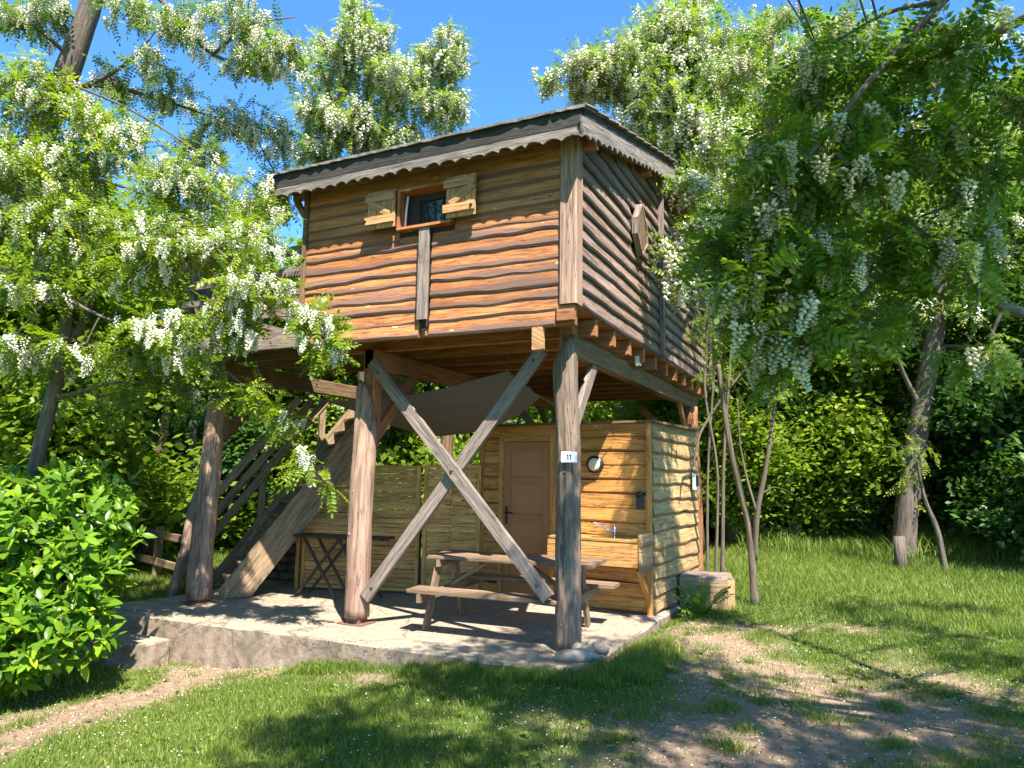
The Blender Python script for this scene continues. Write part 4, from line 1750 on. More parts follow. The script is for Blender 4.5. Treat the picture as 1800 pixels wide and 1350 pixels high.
def tree(name, label, cat, base, limbs, blobs, leaf='LEAF4', rac='RAC4', lsize=.23, rsize=.15, lmat='leaf_sun', rmat='blossom', bark='bark',
         seed=1, group=None, leaf_parts=0, rac_parts=0, yellow=.5, twig_r=.012, up=(.25, -.25, 1.0), droop=.35, perTwig=9, rmul=1.0):
    """limbs: [(points, r0, r1)] in world space; blobs: (centre, radii along camera right/up/forward, twigs, racemes per twig)"""
    g = np.random.default_rng(seed)
    global random
    random.seed(seed)
    base = np.array(base, float)
    t = thing(name, label, cat, tuple(base), 0, group)
    mt = MB()
    allp = []
    for li, (pts, r0, r1) in enumerate(limbs):
        P = np.array([np.array(p, float) for p in pts])
        # smooth the path
        n = max(8, len(P) * 5)
        s = np.linspace(0, len(P) - 1, n)
        Q = np.stack([np.interp(s, np.arange(len(P)), P[:, k]) for k in range(3)], 1)
        for _ in range(3):
            Q[1:-1] = (Q[:-2] + 2 * Q[1:-1] + Q[2:]) / 4
        rad = np.linspace(r0, r1, n)
        if li == 0:
            rad[0] *= 1.35
            rad[1] *= 1.12
        mt.tube(Q - base, list(rad), 10 if r0 > .05 else 7, noise=.10)
        allp += [(q, r) for q, r in zip(Q, rad)]
    if limbs:
        mt.build('trunk', M[bark], t)
    AP = np.array([q for q, _ in allp]) if allp else None
    tw = MB()
    LP, LD, RP = [], [], []
    for (c, rr, nt, nr) in blobs:
        c = np.array(c, float)
        rr = np.array(rr, float)
        ax = np.stack([CR, CU, CF])
        if AP is not None:
            k = np.argmin(np.linalg.norm(AP - c, axis=1) + .3 * np.maximum(0, AP[:, 2] - c[2]))
            s0 = AP[k]
            mid = (s0 + c) / 2 + np.array([0, 0, .12 * np.linalg.norm(c - s0)])
            bp = bez(s0, mid, c, 7)
            r0 = min(allp[k][1] * .6, twig_r * 2.2)
            tw.tube(bp - base, list(np.linspace(r0, twig_r, 7)), 6, noise=.05)
        for q in range(nt):
            d = g.normal(0, 1, 3)
            d /= np.linalg.norm(d)
            rad = .55 + .5 * g.random()
            start = c + (g.uniform(-.45, .45, 3) * rr) @ ax
            end = c + (d * rr * rad) @ ax
            L = np.linalg.norm(end - start)
            midp = (start + end) / 2 + np.array([0, 0, .18 * L])
            end = end - np.array([0, 0, droop * .25 * L])
            path = bez(start, midp, end, 6)
            if q % 2 == 0 or nt < 14:
                tw.tube(path - base, list(np.linspace(twig_r * .55, twig_r * .22, 6)), 4, cap=False)
            tt = g.uniform(.15, 1.0, perTwig)
            pp = (1 - tt)[:, None] ** 2 * start + (2 * tt * (1 - tt))[:, None] * midp + (tt ** 2)[:, None] * end
            dirn = (end - start) / (L + 1e-6)
            dd = dirn[None] * .7 + g.normal(0, .75, (perTwig, 3)) + np.array([0, 0, -droop])
            LP.append(pp)
            LD.append(dd)
            k = int(nr * rmul) + int(g.random() < (nr * rmul) % 1)
            if k:
                tt = g.uniform(.3, .95, k)
                pp = (1 - tt)[:, None] ** 2 * start + (2 * tt * (1 - tt))[:, None] * midp + (tt ** 2)[:, None] * end
                RP.append(np.repeat(pp, 3, 0) + g.normal(0, .35, (3 * k, 3)) * np.array([1, 1, .45]) * rsize)
    if tw.v:
        tw.build('branches', M[bark], t)['kind'] = 'stuff'
    LP, LD = np.concatenate(LP), np.concatenate(LD)
    rot = frames(LD, up, .45, g)
    sc_ = lsize * g.uniform(.7, 1.2, len(LP))
    lc = np.clip(g.beta(2, 2.4, len(LP)) + (yellow - .5) * .5, 0, 1)
    put_parts('leaf', globals()[leaf], leaf, LP, rot, sc_, lc, M[lmat], t, g, leaf_parts, LEAF4 if leaf == 'LEAF6' else None)
    if RP and rac:
        RP = np.concatenate(RP)
        a = g.uniform(0, 6.28, len(RP))
        dz = np.tile(np.array([0, 0, 1.0]), (len(RP), 1)) + g.normal(0, .16, (len(RP), 3))
        dz /= np.linalg.norm(dz, axis=1, keepdims=True)
        xx = np.stack([np.cos(a), np.sin(a), np.zeros(len(RP))], 1)
        xx -= dz * (xx * dz).sum(1, keepdims=True)
        xx /= np.linalg.norm(xx, axis=1, keepdims=True)
        rot = np.stack([xx, np.cross(dz, xx), dz], -1)
        put_parts('flower_cluster', globals()[rac], rac, RP, rot, rsize * g.uniform(.65, 1.2, len(RP)), g.random(len(RP)), M[rmat], t, g, rac_parts, RAC4 if rac == 'RAC8' else None)
    return t


def B(u, v, t, ru, rv, rt, nt, nr):
    """leaf mass centred at (u, v) of the photograph, t metres in; ru, rv in photograph pixels, rt in metres"""
    return (at(u, v, t), (ru * t / FPX, rv * t / FPX, rt), nt, nr)


def gp(u, v, t):
    """point on the ground below a given spot"""
    p = at(u, v, t)
    return np.array([p[0], p[1], gz(p[0], p[1]) - .05])


# ---- left: sunlit flowering locust whose boughs hang over the deck
base = gp(-330, 900, 7.6)
tree('locust_tree', 'sunlit flowering locust hanging its boughs over the deck on the left', 'tree', base,
     [([base, at(-300, 500, 7.56), at(-230, 150, 7.44), at(-160, -150, 7.32)], .13, .07),
      ([at(-285, 430, 7.56), at(-115, 350, 7.32), at(60, 300, 6.94), at(250, 330, 6.7), at(420, 470, 6.45), at(560, 570, 6.45)], .026, .006),
      ([at(-250, 250, 7.44), at(-95, 170, 7.19), at(80, 130, 6.94), at(230, 190, 6.94), at(400, 300, 6.94)], .024, .007),
      ([at(-300, 510, 7.56), at(-115, 470, 7.32), at(20, 470, 6.57), at(180, 560, 6.45), at(300, 590, 6.45)], .030, .008),
      ([at(250, 590, 6.57), at(400, 650, 6.57), at(480, 730, 6.7), at(540, 820, 6.7)], .012, .004)],
     [B(60, 160, 6.82, 130, 90, .5, 40, .9), B(30, 300, 6.57, 110, 100, .6, 42, .9), B(190, 260, 6.94, 120, 90, .6, 42, .8), B(120, 400, 6.57, 120, 80, .6, 40, .7),
      B(330, 330, 6.94, 110, 80, .6, 40, .8), B(300, 430, 6.57, 120, 70, .5, 40, 1.0), B(430, 420, 6.7, 85, 50, .5, 22, 1.3), B(450, 500, 6.45, 85, 38, .4, 16, 1.7),
      B(540, 560, 6.45, 58, 40, .25, 10, 1.8), B(575, 610, 6.45, 28, 38, .15, 7, 1.2), B(400, 545, 6.45, 60, 34, .35, 9, 1.7), B(280, 565, 6.45, 60, 40, .35, 12, 1.5), B(60, 500, 6.45, 90, 50, .5, 14, .6),
      B(330, 615, 6.45, 36, 28, .2, 5, 1.6), B(150, 610, 6.45, 90, 40, .4, 8, .6), B(20, 600, 6.32, 60, 50, .4, 9, .6), B(430, 580, 6.45, 32, 26, .2, 4, 1.6),
      B(430, 690, 6.57, 55, 24, .2, 7, .1), B(500, 740, 6.7, 40, 32, .2, 5, .2), B(530, 815, 6.7, 32, 30, .15, 4, .9), B(575, 850, 6.7, 16, 10, .1, 2, 0), B(470, 350, 7.69, 60, 60, .5, 18, .8), B(230, 490, 6.57, 80, 40, .4, 9, .7)],
     leaf='LEAF6', rac='RAC8', lsize=.235, rsize=.165, seed=21, leaf_parts=300, rac_parts=300, yellow=.60, twig_r=.009, perTwig=8)

# ---- left: tall dark-trunked locust, its crown against the sky
base = gp(-210, 900, 8.4)
tree('locust_tree', 'tall leaning locust with dark trunk and blossom against the sky at upper left', 'tree', base,
     [([base, at(-80, 520, 8.2), at(45, 290, 7.9), at(112, 150, 7.8), at(150, 40, 7.8), at(185, -90, 7.8)], .17, .10),
      ([at(160, 10, 7.8), at(250, -40, 7.8), at(318, 40, 7.6), at(372, 98, 7.5), at(480, 135, 7.4)], .045, .012),
      ([at(372, 98, 7.5), at(440, 40, 7.4), at(520, 30, 7.4)], .02, .006),
      ([at(112, 160, 7.8), at(180, 140, 7.6), at(240, 100, 7.6), at(278, 48, 7.6)], .03, .006),
      ([at(115, 150, 7.8), at(200, 150, 7.9), at(330, 190, 7.9), at(440, 230, 8.0)], .035, .008),
      ([at(130, 105, 7.8), at(60, 45, 7.6), at(0, 20, 7.6)], .03, .01)],
     [B(40, 40, 7.6, 70, 40, .5, 18, 1.3), B(100, 15, 7.6, 60, 30, .5, 12, 1.5), B(230, 20, 7.6, 60, 30, .5, 13, 1.6), B(320, 50, 7.5, 60, 50, .5, 16, 1.8), B(420, 40, 7.4, 80, 45, .6, 24, 1.8), B(500, 90, 7.4, 50, 50, .5, 18, 1.7),
      B(440, 110, 7.4, 60, 30, .4, 12, 1.8), B(270, 115, 7.6, 60, 35, .4, 10, 1.2), B(200, 150, 7.9, 60, 30, .4, 10, 1.4), B(300, 170, 7.9, 60, 35, .4, 12, 1.5), B(400, 210, 8.0, 70, 35, .5, 16, 1.5), B(480, 240, 8.0, 50, 50, .5, 14, 1.6),
      B(490, 320, 8.2, 40, 60, .5, 12, 1.2), B(350, 250, 8.0, 70, 40, .5, 14, 1.0)],
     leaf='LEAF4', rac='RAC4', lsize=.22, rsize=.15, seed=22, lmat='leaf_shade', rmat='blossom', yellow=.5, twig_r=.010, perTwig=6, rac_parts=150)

# ---- left: sapling trunk behind the laurel
base = gp(45, 930, 7.2)
tree('locust_sapling', 'slender forked locust trunk rising behind the laurel bush', 'tree', base,
     [([base, at(62, 820, 7.2), at(95, 690, 7.1), at(112, 600, 7.1), at(116, 545, 7.0)], .075, .05),
      ([at(116, 545, 7.0), at(160, 522, 6.9), at(210, 482, 6.8)], .04, .03),
      ([at(112, 600, 7.1), at(140, 580, 7.2), at(165, 520, 7.3), at(205, 420, 7.3)], .045, .02),
      ([at(100, 670, 7.1), at(130, 640, 7.1), at(200, 620, 7.0), at(265, 610, 7.0)], .035, .012),
      ([at(92, 700, 7.1), at(140, 690, 7.1), at(190, 672, 7.0), at(265, 672, 7.0)], .03, .012)],
     [B(230, 460, 6.9, 90, 50, .5, 18, .5), B(270, 640, 7.0, 80, 50, .5, 16, .2), B(60, 640, 7.1, 80, 60, .5, 14, .1), B(180, 710, 7.2, 80, 40, .5, 12, 0), B(330, 690, 7.4, 60, 50, .5, 12, .1)],
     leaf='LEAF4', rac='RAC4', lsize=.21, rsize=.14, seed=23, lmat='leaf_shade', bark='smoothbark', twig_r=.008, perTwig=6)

# ---- behind the roof: two flowering crowns
base = gp(640, 870, 14.5)
tree('locust_tree', 'flowering locust rising behind the left end of the cabin roof', 'tree', base,
     [([base, at(645, 500, 14), at(640, 260, 14), at(660, 60, 14)], .16, .05), ([at(640, 260, 14), at(700, 180, 14), at(760, 90, 14)], .05, .015),
      ([at(642, 300, 14), at(590, 200, 13.8), at(560, 100, 13.6)], .05, .015)],
     [B(590, 120, 14, 65, 60, 1.2, 46, 1.6), B(650, 70, 14, 55, 55, 1.2, 34, 1.4), B(700, 150, 14, 75, 65, 1.2, 56, 1.7), B(770, 110, 14, 60, 60, 1.0, 42, 1.7), B(780, 190, 14, 62, 40, 1.0, 34, 1.5),
      B(620, 215, 14, 90, 55, 1.2, 50, 1.5), B(690, 240, 14, 70, 40, 1.0, 34, 1.2), B(560, 200, 14, 45, 70, 1.0, 30, 1.5), B(560, 270, 14, 50, 40, 1.0, 24, 1.2), B(630, 20, 14, 30, 40, .8, 12, .8), B(800, 80, 14, 30, 40, .8, 12, 1.4)],
     leaf='LEAF4', rac='RACS', lsize=.30, rsize=.26, seed=24, lmat='leaf_back', rmat='blossom', yellow=.6, twig_r=.018, perTwig=9)

base = gp(1215, 890, 13.0)
tree('locust_tree', 'broad flowering locust crown behind the right side of the cabin', 'tree', base,
     [([base, at(1205, 600, 12.6), at(1200, 300, 12.4), at(1190, 80, 12.4)], .19, .06), ([at(1200, 400, 12.4), at(1290, 250, 12.4), at(1400, 120, 12.2)], .07, .02),
      ([at(1200, 330, 12.4), at(1110, 200, 12.4), at(1040, 120, 12.4)], .06, .015), ([at(1290, 250, 12.4), at(1310, 290, 10.5), at(1270, 350, 8.8), at(1240, 420, 8.3)], .05, .01)],
     [B(1040, 130, 12.4, 55, 50, 1.0, 42, 1.6), B(1100, 110, 12.4, 70, 70, 1.2, 62, 1.6), B(1170, 70, 12.4, 70, 60, 1.2, 58, 1.5), B(1150, 180, 12.2, 90, 80, 1.4, 84, 1.5), B(1240, 120, 12.2, 80, 80, 1.4, 74, 1.5),
      B(1230, 240, 12.0, 90, 80, 1.4, 82, 1.5), B(1320, 100, 12.2, 70, 55, 1.2, 50, 1.4), B(1330, 200, 12.2, 90, 80, 1.4, 74, 1.3), B(1250, 340, 11.5, 70, 80, 1.2, 62, 1.4), B(1230, 430, 11.0, 50, 60, 1.0, 36, 1.5),
      B(1340, 330, 12, 90, 90, 1.4, 74, 1.0), B(1420, 150, 12.2, 80, 90, 1.4, 66, 1.1), B(1440, 280, 12.4, 90, 90, 1.4, 70, .8), B(975, 140, 12.4, 30, 16, .5, 8, 1.6), B(1350, 40, 12.4, 40, 20, .6, 12, 1.2), B(1220, 20, 12.4, 40, 25, .6, 14, 1.4),
      B(1300, 460, 12, 80, 70, 1.2, 50, .6), B(1215, 320, 8.6, 40, 40, .4, 14, 1.4), B(1235, 400, 8.3, 45, 45, .4, 15, 1.4), B(1195, 440, 8.0, 26, 30, .25, 5, 1.6), B(1255, 480, 8.2, 40, 40, .4, 11, 1.3), B(1190, 500, 7.9, 22, 26, .2, 4, 1.5), B(1270, 250, 9, 60, 50, .6, 20, 1.2), B(1500, 200, 12.4, 70, 90, 1.2, 40, .8)],
     leaf='LEAF4', rac='RACS', lsize=.27, rsize=.24, seed=25, lmat='leaf_back', rmat='blossom', yellow=.64, twig_r=.018, perTwig=9)

# ---- right: the near locust, most of it above and right of the picture
base = np.array([6.4, -2.2, gz(6.4, -2.2) - .05])
fork = base + np.array([-.2, -.3, 3.2])
limbs = [([base, base + np.array([-.05, -.1, 1.6]), fork, fork + np.array([-.2, -.4, 2.4])], .20, .12),
         ([fork, at(1800, 580, 3.7), at(1700, 480, 3.6), at(1627, 417, 3.6), at(1533, 340, 3.5), at(1470, 270, 3.5)], .035, .014),
         ([fork + np.array([-.1, -.2, 1.3]), at(1760, -120, 3.5), at(1663, 0, 3.5), at(1593, 70, 3.5), at(1516, 157, 3.5), at(1457, 233, 3.5), at(1400, 300, 3.5), at(1330, 380, 3.5)], .024, .008),
         ([fork + np.array([-.1, -.2, .9]), at(1850, 250, 3.4), at(1750, 330, 3.4), at(1620, 380, 3.5)], .02, .007),
         ([at(1663, 0, 3.5), at(1560, 20, 3.7), at(1440, 90, 3.9)], .014, .006),
         ([fork + np.array([-.2, -.4, 2.2]), base + np.array([-2.2, -1.6, 6.2]), base + np.array([-4.2, -2.4, 6.6])], .08, .03),
         ([fork + np.array([-.2, -.4, 1.5]), at(1640, 120, 6.0), at(1480, 150, 6.3), at(1360, 160, 6.8)], .05, .015),
         ([fork + np.array([-.2, -.4, 1.8]), base + np.array([-1.0, -2.6, 5.6]), base + np.array([-1.6, -4.2, 6.2])], .07, .03)]
blobs = [B(1430, 130, 3.8, 90, 70, .35, 13, .6), B(1560, 110, 3.7, 90, 80, .35, 14, .5), B(1690, 80, 3.5, 100, 80, .35, 14, .6), B(1790, 170, 3.3, 70, 80, .3, 9, .8),
         B(1500, 230, 3.6, 80, 70, .35, 13, .9), B(1390, 290, 3.6, 80, 70, .35, 12, 1.0), B(1620, 260, 3.6, 90, 80, .35, 12, .6), B(1740, 300, 3.4, 80, 80, .3, 10, .6), B(1470, 330, 3.5, 80, 60, .3, 11, .8),
         B(1330, 400, 3.6, 70, 70, .3, 12, 1.2), B(1430, 440, 3.5, 80, 60, .3, 11, 1.2), B(1560, 420, 3.6, 90, 70, .35, 11, .5), B(1690, 440, 3.5, 90, 80, .35, 10, .4), B(1290, 500, 3.6, 60, 60, .3, 9, 1.4), B(1400, 550, 3.5, 60, 50, .3, 8, 1.4),
         B(1480, 560, 3.6, 70, 50, .3, 7, .7), B(1590, 530, 3.6, 70, 40, .3, 3, .3), B(1740, 600, 3.6, 70, 60, .3, 5, .4), B(1250, 440, 3.8, 40, 40, .2, 4, 1.2), B(1390, 620, 3.5, 35, 40, .2, 3, 1.6), B(1330, 590, 3.5, 40, 40, .2, 3, 1.4)]
# the part of its crown over and behind the place the picture is taken from
g0 = np.random.default_rng(77)
k = 0
while k < 64:
    zz = g0.uniform(4.6, 7.0)
    xs, ys_ = g0.uniform(-.9, 3.6), g0.uniform(-4.4, .35)
    q = np.array([xs + .5 * zz, ys_ - .5 * zz, zz])
    f = (q - CAM) @ CF
    if f > .2:
        px, py = 900 + FPX * ((q - CAM) @ CR) / f, 675 - FPX * ((q - CAM) @ CU) / f
        if py > -60 - .5 * FPX / f and -300 < px < 1350 + .6 * FPX / f:
            k += .2
            continue
    blobs.append((q, (.7, .5, .7), 16, .15))
    k += 1
for k in range(16):
    zz = g0.uniform(4.6, 6.4)
    q = np.array([g0.uniform(2.3, 6.0) + .5 * zz, g0.uniform(.6, 4.6) - .5 * zz, zz])
    f = (q - CAM) @ CF
    if f > .2 and 900 + FPX * ((q - CAM) @ CR) / f < 1750 + .7 * FPX / f:
        continue
    blobs.append((q, (.7, .5, .7), 12, .15))
blobs += [B(1390, 150, 6.2, 75, 70, .6, 20, .9), B(1480, 70, 6.2, 80, 70, .6, 20, .8), B(1350, 240, 6.6, 60, 60, .6, 16, 1.0), B(1500, 210, 6.3, 80, 70, .6, 20, .8), B(1420, 310, 6.0, 70, 60, .5, 15, .9),
          B(1590, 130, 6.0, 90, 80, .6, 20, .7), B(1300, 120, 7.6, 60, 60, .7, 20, 1.2), B(1360, 50, 7.6, 60, 40, .6, 15, 1.2), B(1690, 180, 5.6, 90, 80, .6, 18, .5), B(1600, 300, 5.8, 80, 70, .6, 15, .5), B(1300, 330, 7.0, 50, 50, .5, 12, 1.1)]
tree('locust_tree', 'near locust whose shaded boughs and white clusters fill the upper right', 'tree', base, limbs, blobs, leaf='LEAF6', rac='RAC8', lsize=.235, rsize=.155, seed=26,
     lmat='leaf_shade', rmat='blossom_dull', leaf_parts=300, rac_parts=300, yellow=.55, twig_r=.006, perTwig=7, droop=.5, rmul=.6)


# ---- leafy woodland trees: a few crowns made once, copied by hand
def woodland_proto(seed, h, r, trunk_h, mat, bark, lean=.3):
    g = np.random.default_rng(seed)
    random.seed(seed)
    tm = MB()
    top = np.array([g.uniform(-lean, lean), g.uniform(-lean, lean), h * .8])
    P = bez(np.zeros(3), np.array([g.uniform(-.3, .3), g.uniform(-.3, .3), h * .4]), top, 10)
    tm.tube(P - np.array([0, 0, .1]), list(np.linspace(.05 + h * .016, .03, 10)), 8, noise=.12)
    pos = []
    for k in range(15):
        a = g.uniform(0, 6.28)
        zz = trunk_h + (h - trunk_h) * (k + .5) / 15
        f = math.sin(PI * min(1, (zz - trunk_h + .8) / (h - trunk_h + 1.0))) ** .6
        c = np.array([math.cos(a) * r * f * g.uniform(.35, .8), math.sin(a) * r * f * g.uniform(.35, .8), zz]) + top * (zz / h) * .6
        s = P[int(np.clip(zz / h * 9, 1, 8))]
        tm.tube(bez(s, (s + c) / 2 - np.array([0, 0, .1]), c, 5), list(np.linspace(.05, .012, 5)), 5, cap=False)
        n = int(g.integers(50, 95))
        q = g.normal(0, 1, (n, 3))
        q /= np.linalg.norm(q, axis=1, keepdims=True)
        pos.append(c + q * np.array([.95, .95, .62]) * r * .42 * g.uniform(.3, 1.1, (n, 1)))
    pos = np.concatenate(pos)
    n = len(pos)
    rot = frames(g.normal(0, 1, (n, 3)) * (1, 1, .35), (.2, -.2, 1), .4, g)
    V, T, L = scatter(SPRAY, pos, rot, g.uniform(.45, .8, n), np.clip(g.beta(2, 2.2, n), 0, 1), g)
    trunk = tm.build('trunk', M[bark])
    tmesh = trunk.data
    bpy.data.objects.remove(trunk)
    return tmesh, fast_mesh('crown', V, T, M[mat], L)


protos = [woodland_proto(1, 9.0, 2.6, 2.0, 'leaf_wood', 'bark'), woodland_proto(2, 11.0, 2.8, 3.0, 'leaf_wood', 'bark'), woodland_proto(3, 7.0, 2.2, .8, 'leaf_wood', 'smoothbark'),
          woodland_proto(4, 4.0, 1.9, .2, 'leaf_dark', 'smoothbark'), woodland_proto(5, 3.2, 1.7, .1, 'leaf_back', 'smoothbark')]  # last crown takes the lightened leaf, so sunlight sits in its colour


def wood_tree(kind, p, rot, s, name, label, cat, group=None):
    t = thing(name, label, cat, (p[0], p[1], gz(p[0], p[1]) - .05), rot, group)
    t.scale = (s, s, s)
    a = link_mesh('trunk', protos[kind][0], None, t)
    b = link_mesh('crown', protos[kind][1], None, t)
    b['kind'] = 'stuff'
    return t


g1 = np.random.default_rng(5)
WL = 'tall leafy woodland tree standing behind the cabin clearing'
WG = 'woodland trees behind the clearing'
spots = []
for u in range(-350, 2300, 140):
    for t0, kinds in ((16, (2, 2)), (23, (0, 1)), (31, (1, 1))):
        t_ = t0 + g1.uniform(-2.5, 2.5) + (3 if 480 < u < 1150 else 0)
        p = at(u + g1.uniform(-45, 45), 860, t_)
        if 520 < u < 1000 and t0 == 31:
            continue
        spots.append((kinds[int(g1.integers(0, 2))], p, g1.uniform(0, 6.28), g1.uniform(.75, 1.1) * (.58 if 480 < u < 1180 else .72 if u <= 480 else 1.0)))
for (x, y) in ((-6.5, -9.5), (-9.5, -11.5), (-12, -8.5), (-8, -14.5), (-3.5, -12.5)):
    spots.append((1, np.array([x, y, 0]), x * 1.3, 1.05))
for k, p, r, s in spots:
    wood_tree(k, p, r, s, 'woodland_tree', WL, 'tree', WG)
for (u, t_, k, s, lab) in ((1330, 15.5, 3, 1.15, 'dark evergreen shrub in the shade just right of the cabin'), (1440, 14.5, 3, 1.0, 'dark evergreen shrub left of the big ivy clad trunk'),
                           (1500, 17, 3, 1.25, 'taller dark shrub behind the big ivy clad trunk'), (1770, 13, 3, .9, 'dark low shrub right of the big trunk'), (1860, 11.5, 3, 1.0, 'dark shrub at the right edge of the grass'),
                           (1640, 16, 4, 1.2, 'leafy shrub with sunlit leaf colour behind the big trunk'), (1215, 15, 4, 1.0, 'leafy shrub behind the rear post of the cabin'), (960, 20, 4, 1.5, 'leafy shrub behind the shed roof'),
                           (800, 19.5, 4, 1.6, 'leafy shrub seen through the timber cross'), (690, 18.5, 4, 1.5, 'leafy shrub right of the middle log post'), (1090, 20, 4, 1.5, 'leafy shrub behind the shed top right'),
                           (1395, 13.6, 4, .9, 'added shrub with sunlit leaf colour in front of the dark evergreen shrubs'), (1530, 13.8, 4, 1.0, 'added shrub with sunlit leaf colour just left of the big ivy clad trunk'), (430, 15, 4, 1.3, 'leafy shrub behind the stairs'), (340, 14, 3, 1.0, 'dark ivy shrub left of the deck corner post'), (120, 11, 4, 1.2, 'leafy shrub behind the laurel bush'), (-20, 10, 4, 1.2, 'leafy shrub at the left edge behind the laurel'), (560, 18, 4, 1.5, 'leafy shrub behind the upper stairs')):  # two lighter shrubs added to brighten the dark gap right of the cabin
    wood_tree(k, at(u, 860, t_), u * .7, s, 'shrub', lab, 'shrub')

# ---- big ivy-clad trunk on the right
base = gp(1585, 950, 12.2)
tree('locust_tree', 'big leaning ivy clad trunk at the right rear of the grass', 'tree', base,
     [([base, at(1595, 880, 12.2), at(1612, 760, 12.2), at(1635, 640, 12.2), at(1660, 480, 12.2), at(1690, 300, 12.2), at(1700, 100, 12.2)], .20, .11),
      ([at(1618, 720, 12.2), at(1580, 640, 12.0), at(1560, 560, 11.8)], .05, .02), ([at(1650, 560, 12.2), at(1720, 470, 12.0), at(1800, 420, 11.8)], .08, .03)],
     [B(1600, 850, 12.1, 34, 60, .25, 6, 0), B(1615, 760, 12.1, 30, 50, .25, 4, 0), B(1560, 560, 12.6, 90, 70, .8, 18, .5), B(1680, 520, 12, 100, 80, 1.0, 26, .5), B(1770, 430, 11.8, 90, 90, 1.0, 24, .4), B(1700, 320, 12.2, 110, 90, 1.2, 26, .6),
      B(1780, 250, 12.2, 90, 110, 1.2, 24, .6), B(1620, 420, 12.4, 100, 90, 1.2, 26, .5), B(1770, 620, 12, 80, 80, 1.0, 34, .3), B(1700, 680, 12.4, 80, 60, 1.0, 26, .2), B(1700, 90, 12.2, 110, 80, 1.2, 34, .6), B(1690, 200, 12.2, 110, 80, 1.2, 24, .6)],
     leaf='LEAF4', rac='RACS', lsize=.26, rsize=.2, seed=31, lmat='leaf_wood', yellow=.62, perTwig=8, twig_r=.016)
stp_ = thing('tree_stump', 'grey wooden post stump in front of the big ivy clad trunk', 'stump', tuple(gp(1583, 985, 11.2)))
m = MB()
m.tube([(0, 0, -.05), (0, 0, .3), (0, 0, .56)], [.10, .09, .085], 10, noise=.1)
m.build('stump', M['bark'], stp_)

# ---- the forked sapling right of the cabin and thin stems beside it
base = gp(1325, 990, 8.9)
tree('sapling', 'forked young tree on the grass to the right of the shed', 'tree', base,
     [([base, at(1318, 930, 8.9), at(1300, 860, 8.9), at(1282, 780, 8.9), at(1268, 690, 8.9), at(1262, 640, 8.9)], .046, .03),
      ([at(1325, 985, 8.9), at(1330, 900, 8.8), at(1345, 830, 8.8), at(1358, 740, 8.8), at(1366, 680, 8.8)], .042, .015),
      ([at(1330, 900, 8.8), at(1312, 840, 8.8), at(1300, 780, 8.8), at(1296, 700, 8.8)], .018, .008),
      ([at(1335, 870, 8.8), at(1360, 855, 8.8), at(1384, 862, 8.7)], .010, .004),
      ([at(1268, 700, 8.9), at(1230, 760, 8.8), at(1218, 820, 8.7)], .02, .012),
      ([at(1268, 700, 8.9), at(1300, 660, 8.9), at(1335, 620, 8.9)], .02, .01)],
     [B(1270, 620, 8.9, 60, 50, .5, 10, 0), B(1340, 610, 8.9, 50, 40, .5, 7, 0), B(1365, 700, 8.8, 40, 30, .4, 5, 0), B(1290, 560, 8.9, 50, 40, .5, 8, .3)],
     leaf='LEAF4', rac='RAC4', lsize=.2, seed=33, lmat='leaf_wood', bark='smoothbark', twig_r=.008, perTwig=6)
for k, (u, v, t_, u2, v2, lab) in enumerate(((1268, 962, 10.6, 1283, 640, 'straight bare stem behind the forked young tree'), (1255, 958, 10.2, 1236, 690, 'thin bent stem next to the rear cabin post'), (1242, 965, 10.8, 1252, 700, 'thin upright stem nearest the rear cabin post'))):
    base = gp(u, v, t_)
    mid = at((u + u2) / 2 + (18 if k == 1 else -4), (v + v2) / 2, t_)
    tree('sapling', lab, 'tree', base, [([base, mid, at(u2, v2, t_), at(u2 + 10, v2 - 140, t_)], .032 if k == 0 else .024, .015)],
         [B(u2, v2 - 120, t_, 50, 60, .5, 9, 0), B(u2 + 20, v2 - 30, t_, 40, 40, .5, 5, 0)], leaf='LEAF4', rac=None, lsize=.2, seed=34 + k, lmat='leaf_wood', bark='smoothbark', twig_r=.007, perTwig=6)
base = gp(1660, 965, 11.0)
tree('sapling', 'thin leaning stem right of the big ivy clad trunk', 'tree', base, [([base, at(1648, 930, 11), at(1625, 880, 11), at(1610, 800, 11)], .05, .02)], [B(1610, 790, 11, 50, 40, .5, 8, 0)], leaf='LEAF4', rac=None, lsize=.2, seed=41, lmat='leaf_wood', twig_r=.008, perTwig=6)

# ---- vine-covered trunks on the left
for k, (pts, lab, ivy) in enumerate((([(262, 950), (266, 900), (280, 800), (292, 720), (297, 640)], 'red brown vine wrapped trunk left of the corner post', 0), ([(262, 900), (246, 850), (228, 790), (205, 745)], 'branching dead vine stem leaning left by the vine wrapped trunk', 0),
                                     ([(340, 930), (335, 800), (338, 700), (350, 600)], 'ivy smothered trunk close behind the deck corner post', 1), ([(172, 860), (180, 770), (195, 720), (190, 650)], 'thin dark trunk behind the laurel bush', 0))):
    t_ = 11.5 + k * .4
    base = gp(pts[0][0], pts[0][1], t_)
    tree('vine_trunk', lab, 'tree', base, [([base] + [at(u, v, t_) for u, v in pts[1:]], .10 if k != 3 else .07, .06)],
         [B(pts[-1][0], pts[-1][1] - 40, t_, 70, 60, .8, 14, .1)] + ([B(u, v, t_ - .1, 24, 60, .25, 14, 0) for u, v in pts[1:]] if ivy else [B(u, v, t_, 12, 40, .12, 3, 0) for u, v in pts[1:3]]),
         leaf='LEAF4', rac='RACS', lsize=.16, rsize=.15, seed=50 + k, lmat='leaf_dark' if ivy else 'leaf_wood', bark='redbark' if k < 2 else 'bark', twig_r=.008, perTwig=7)

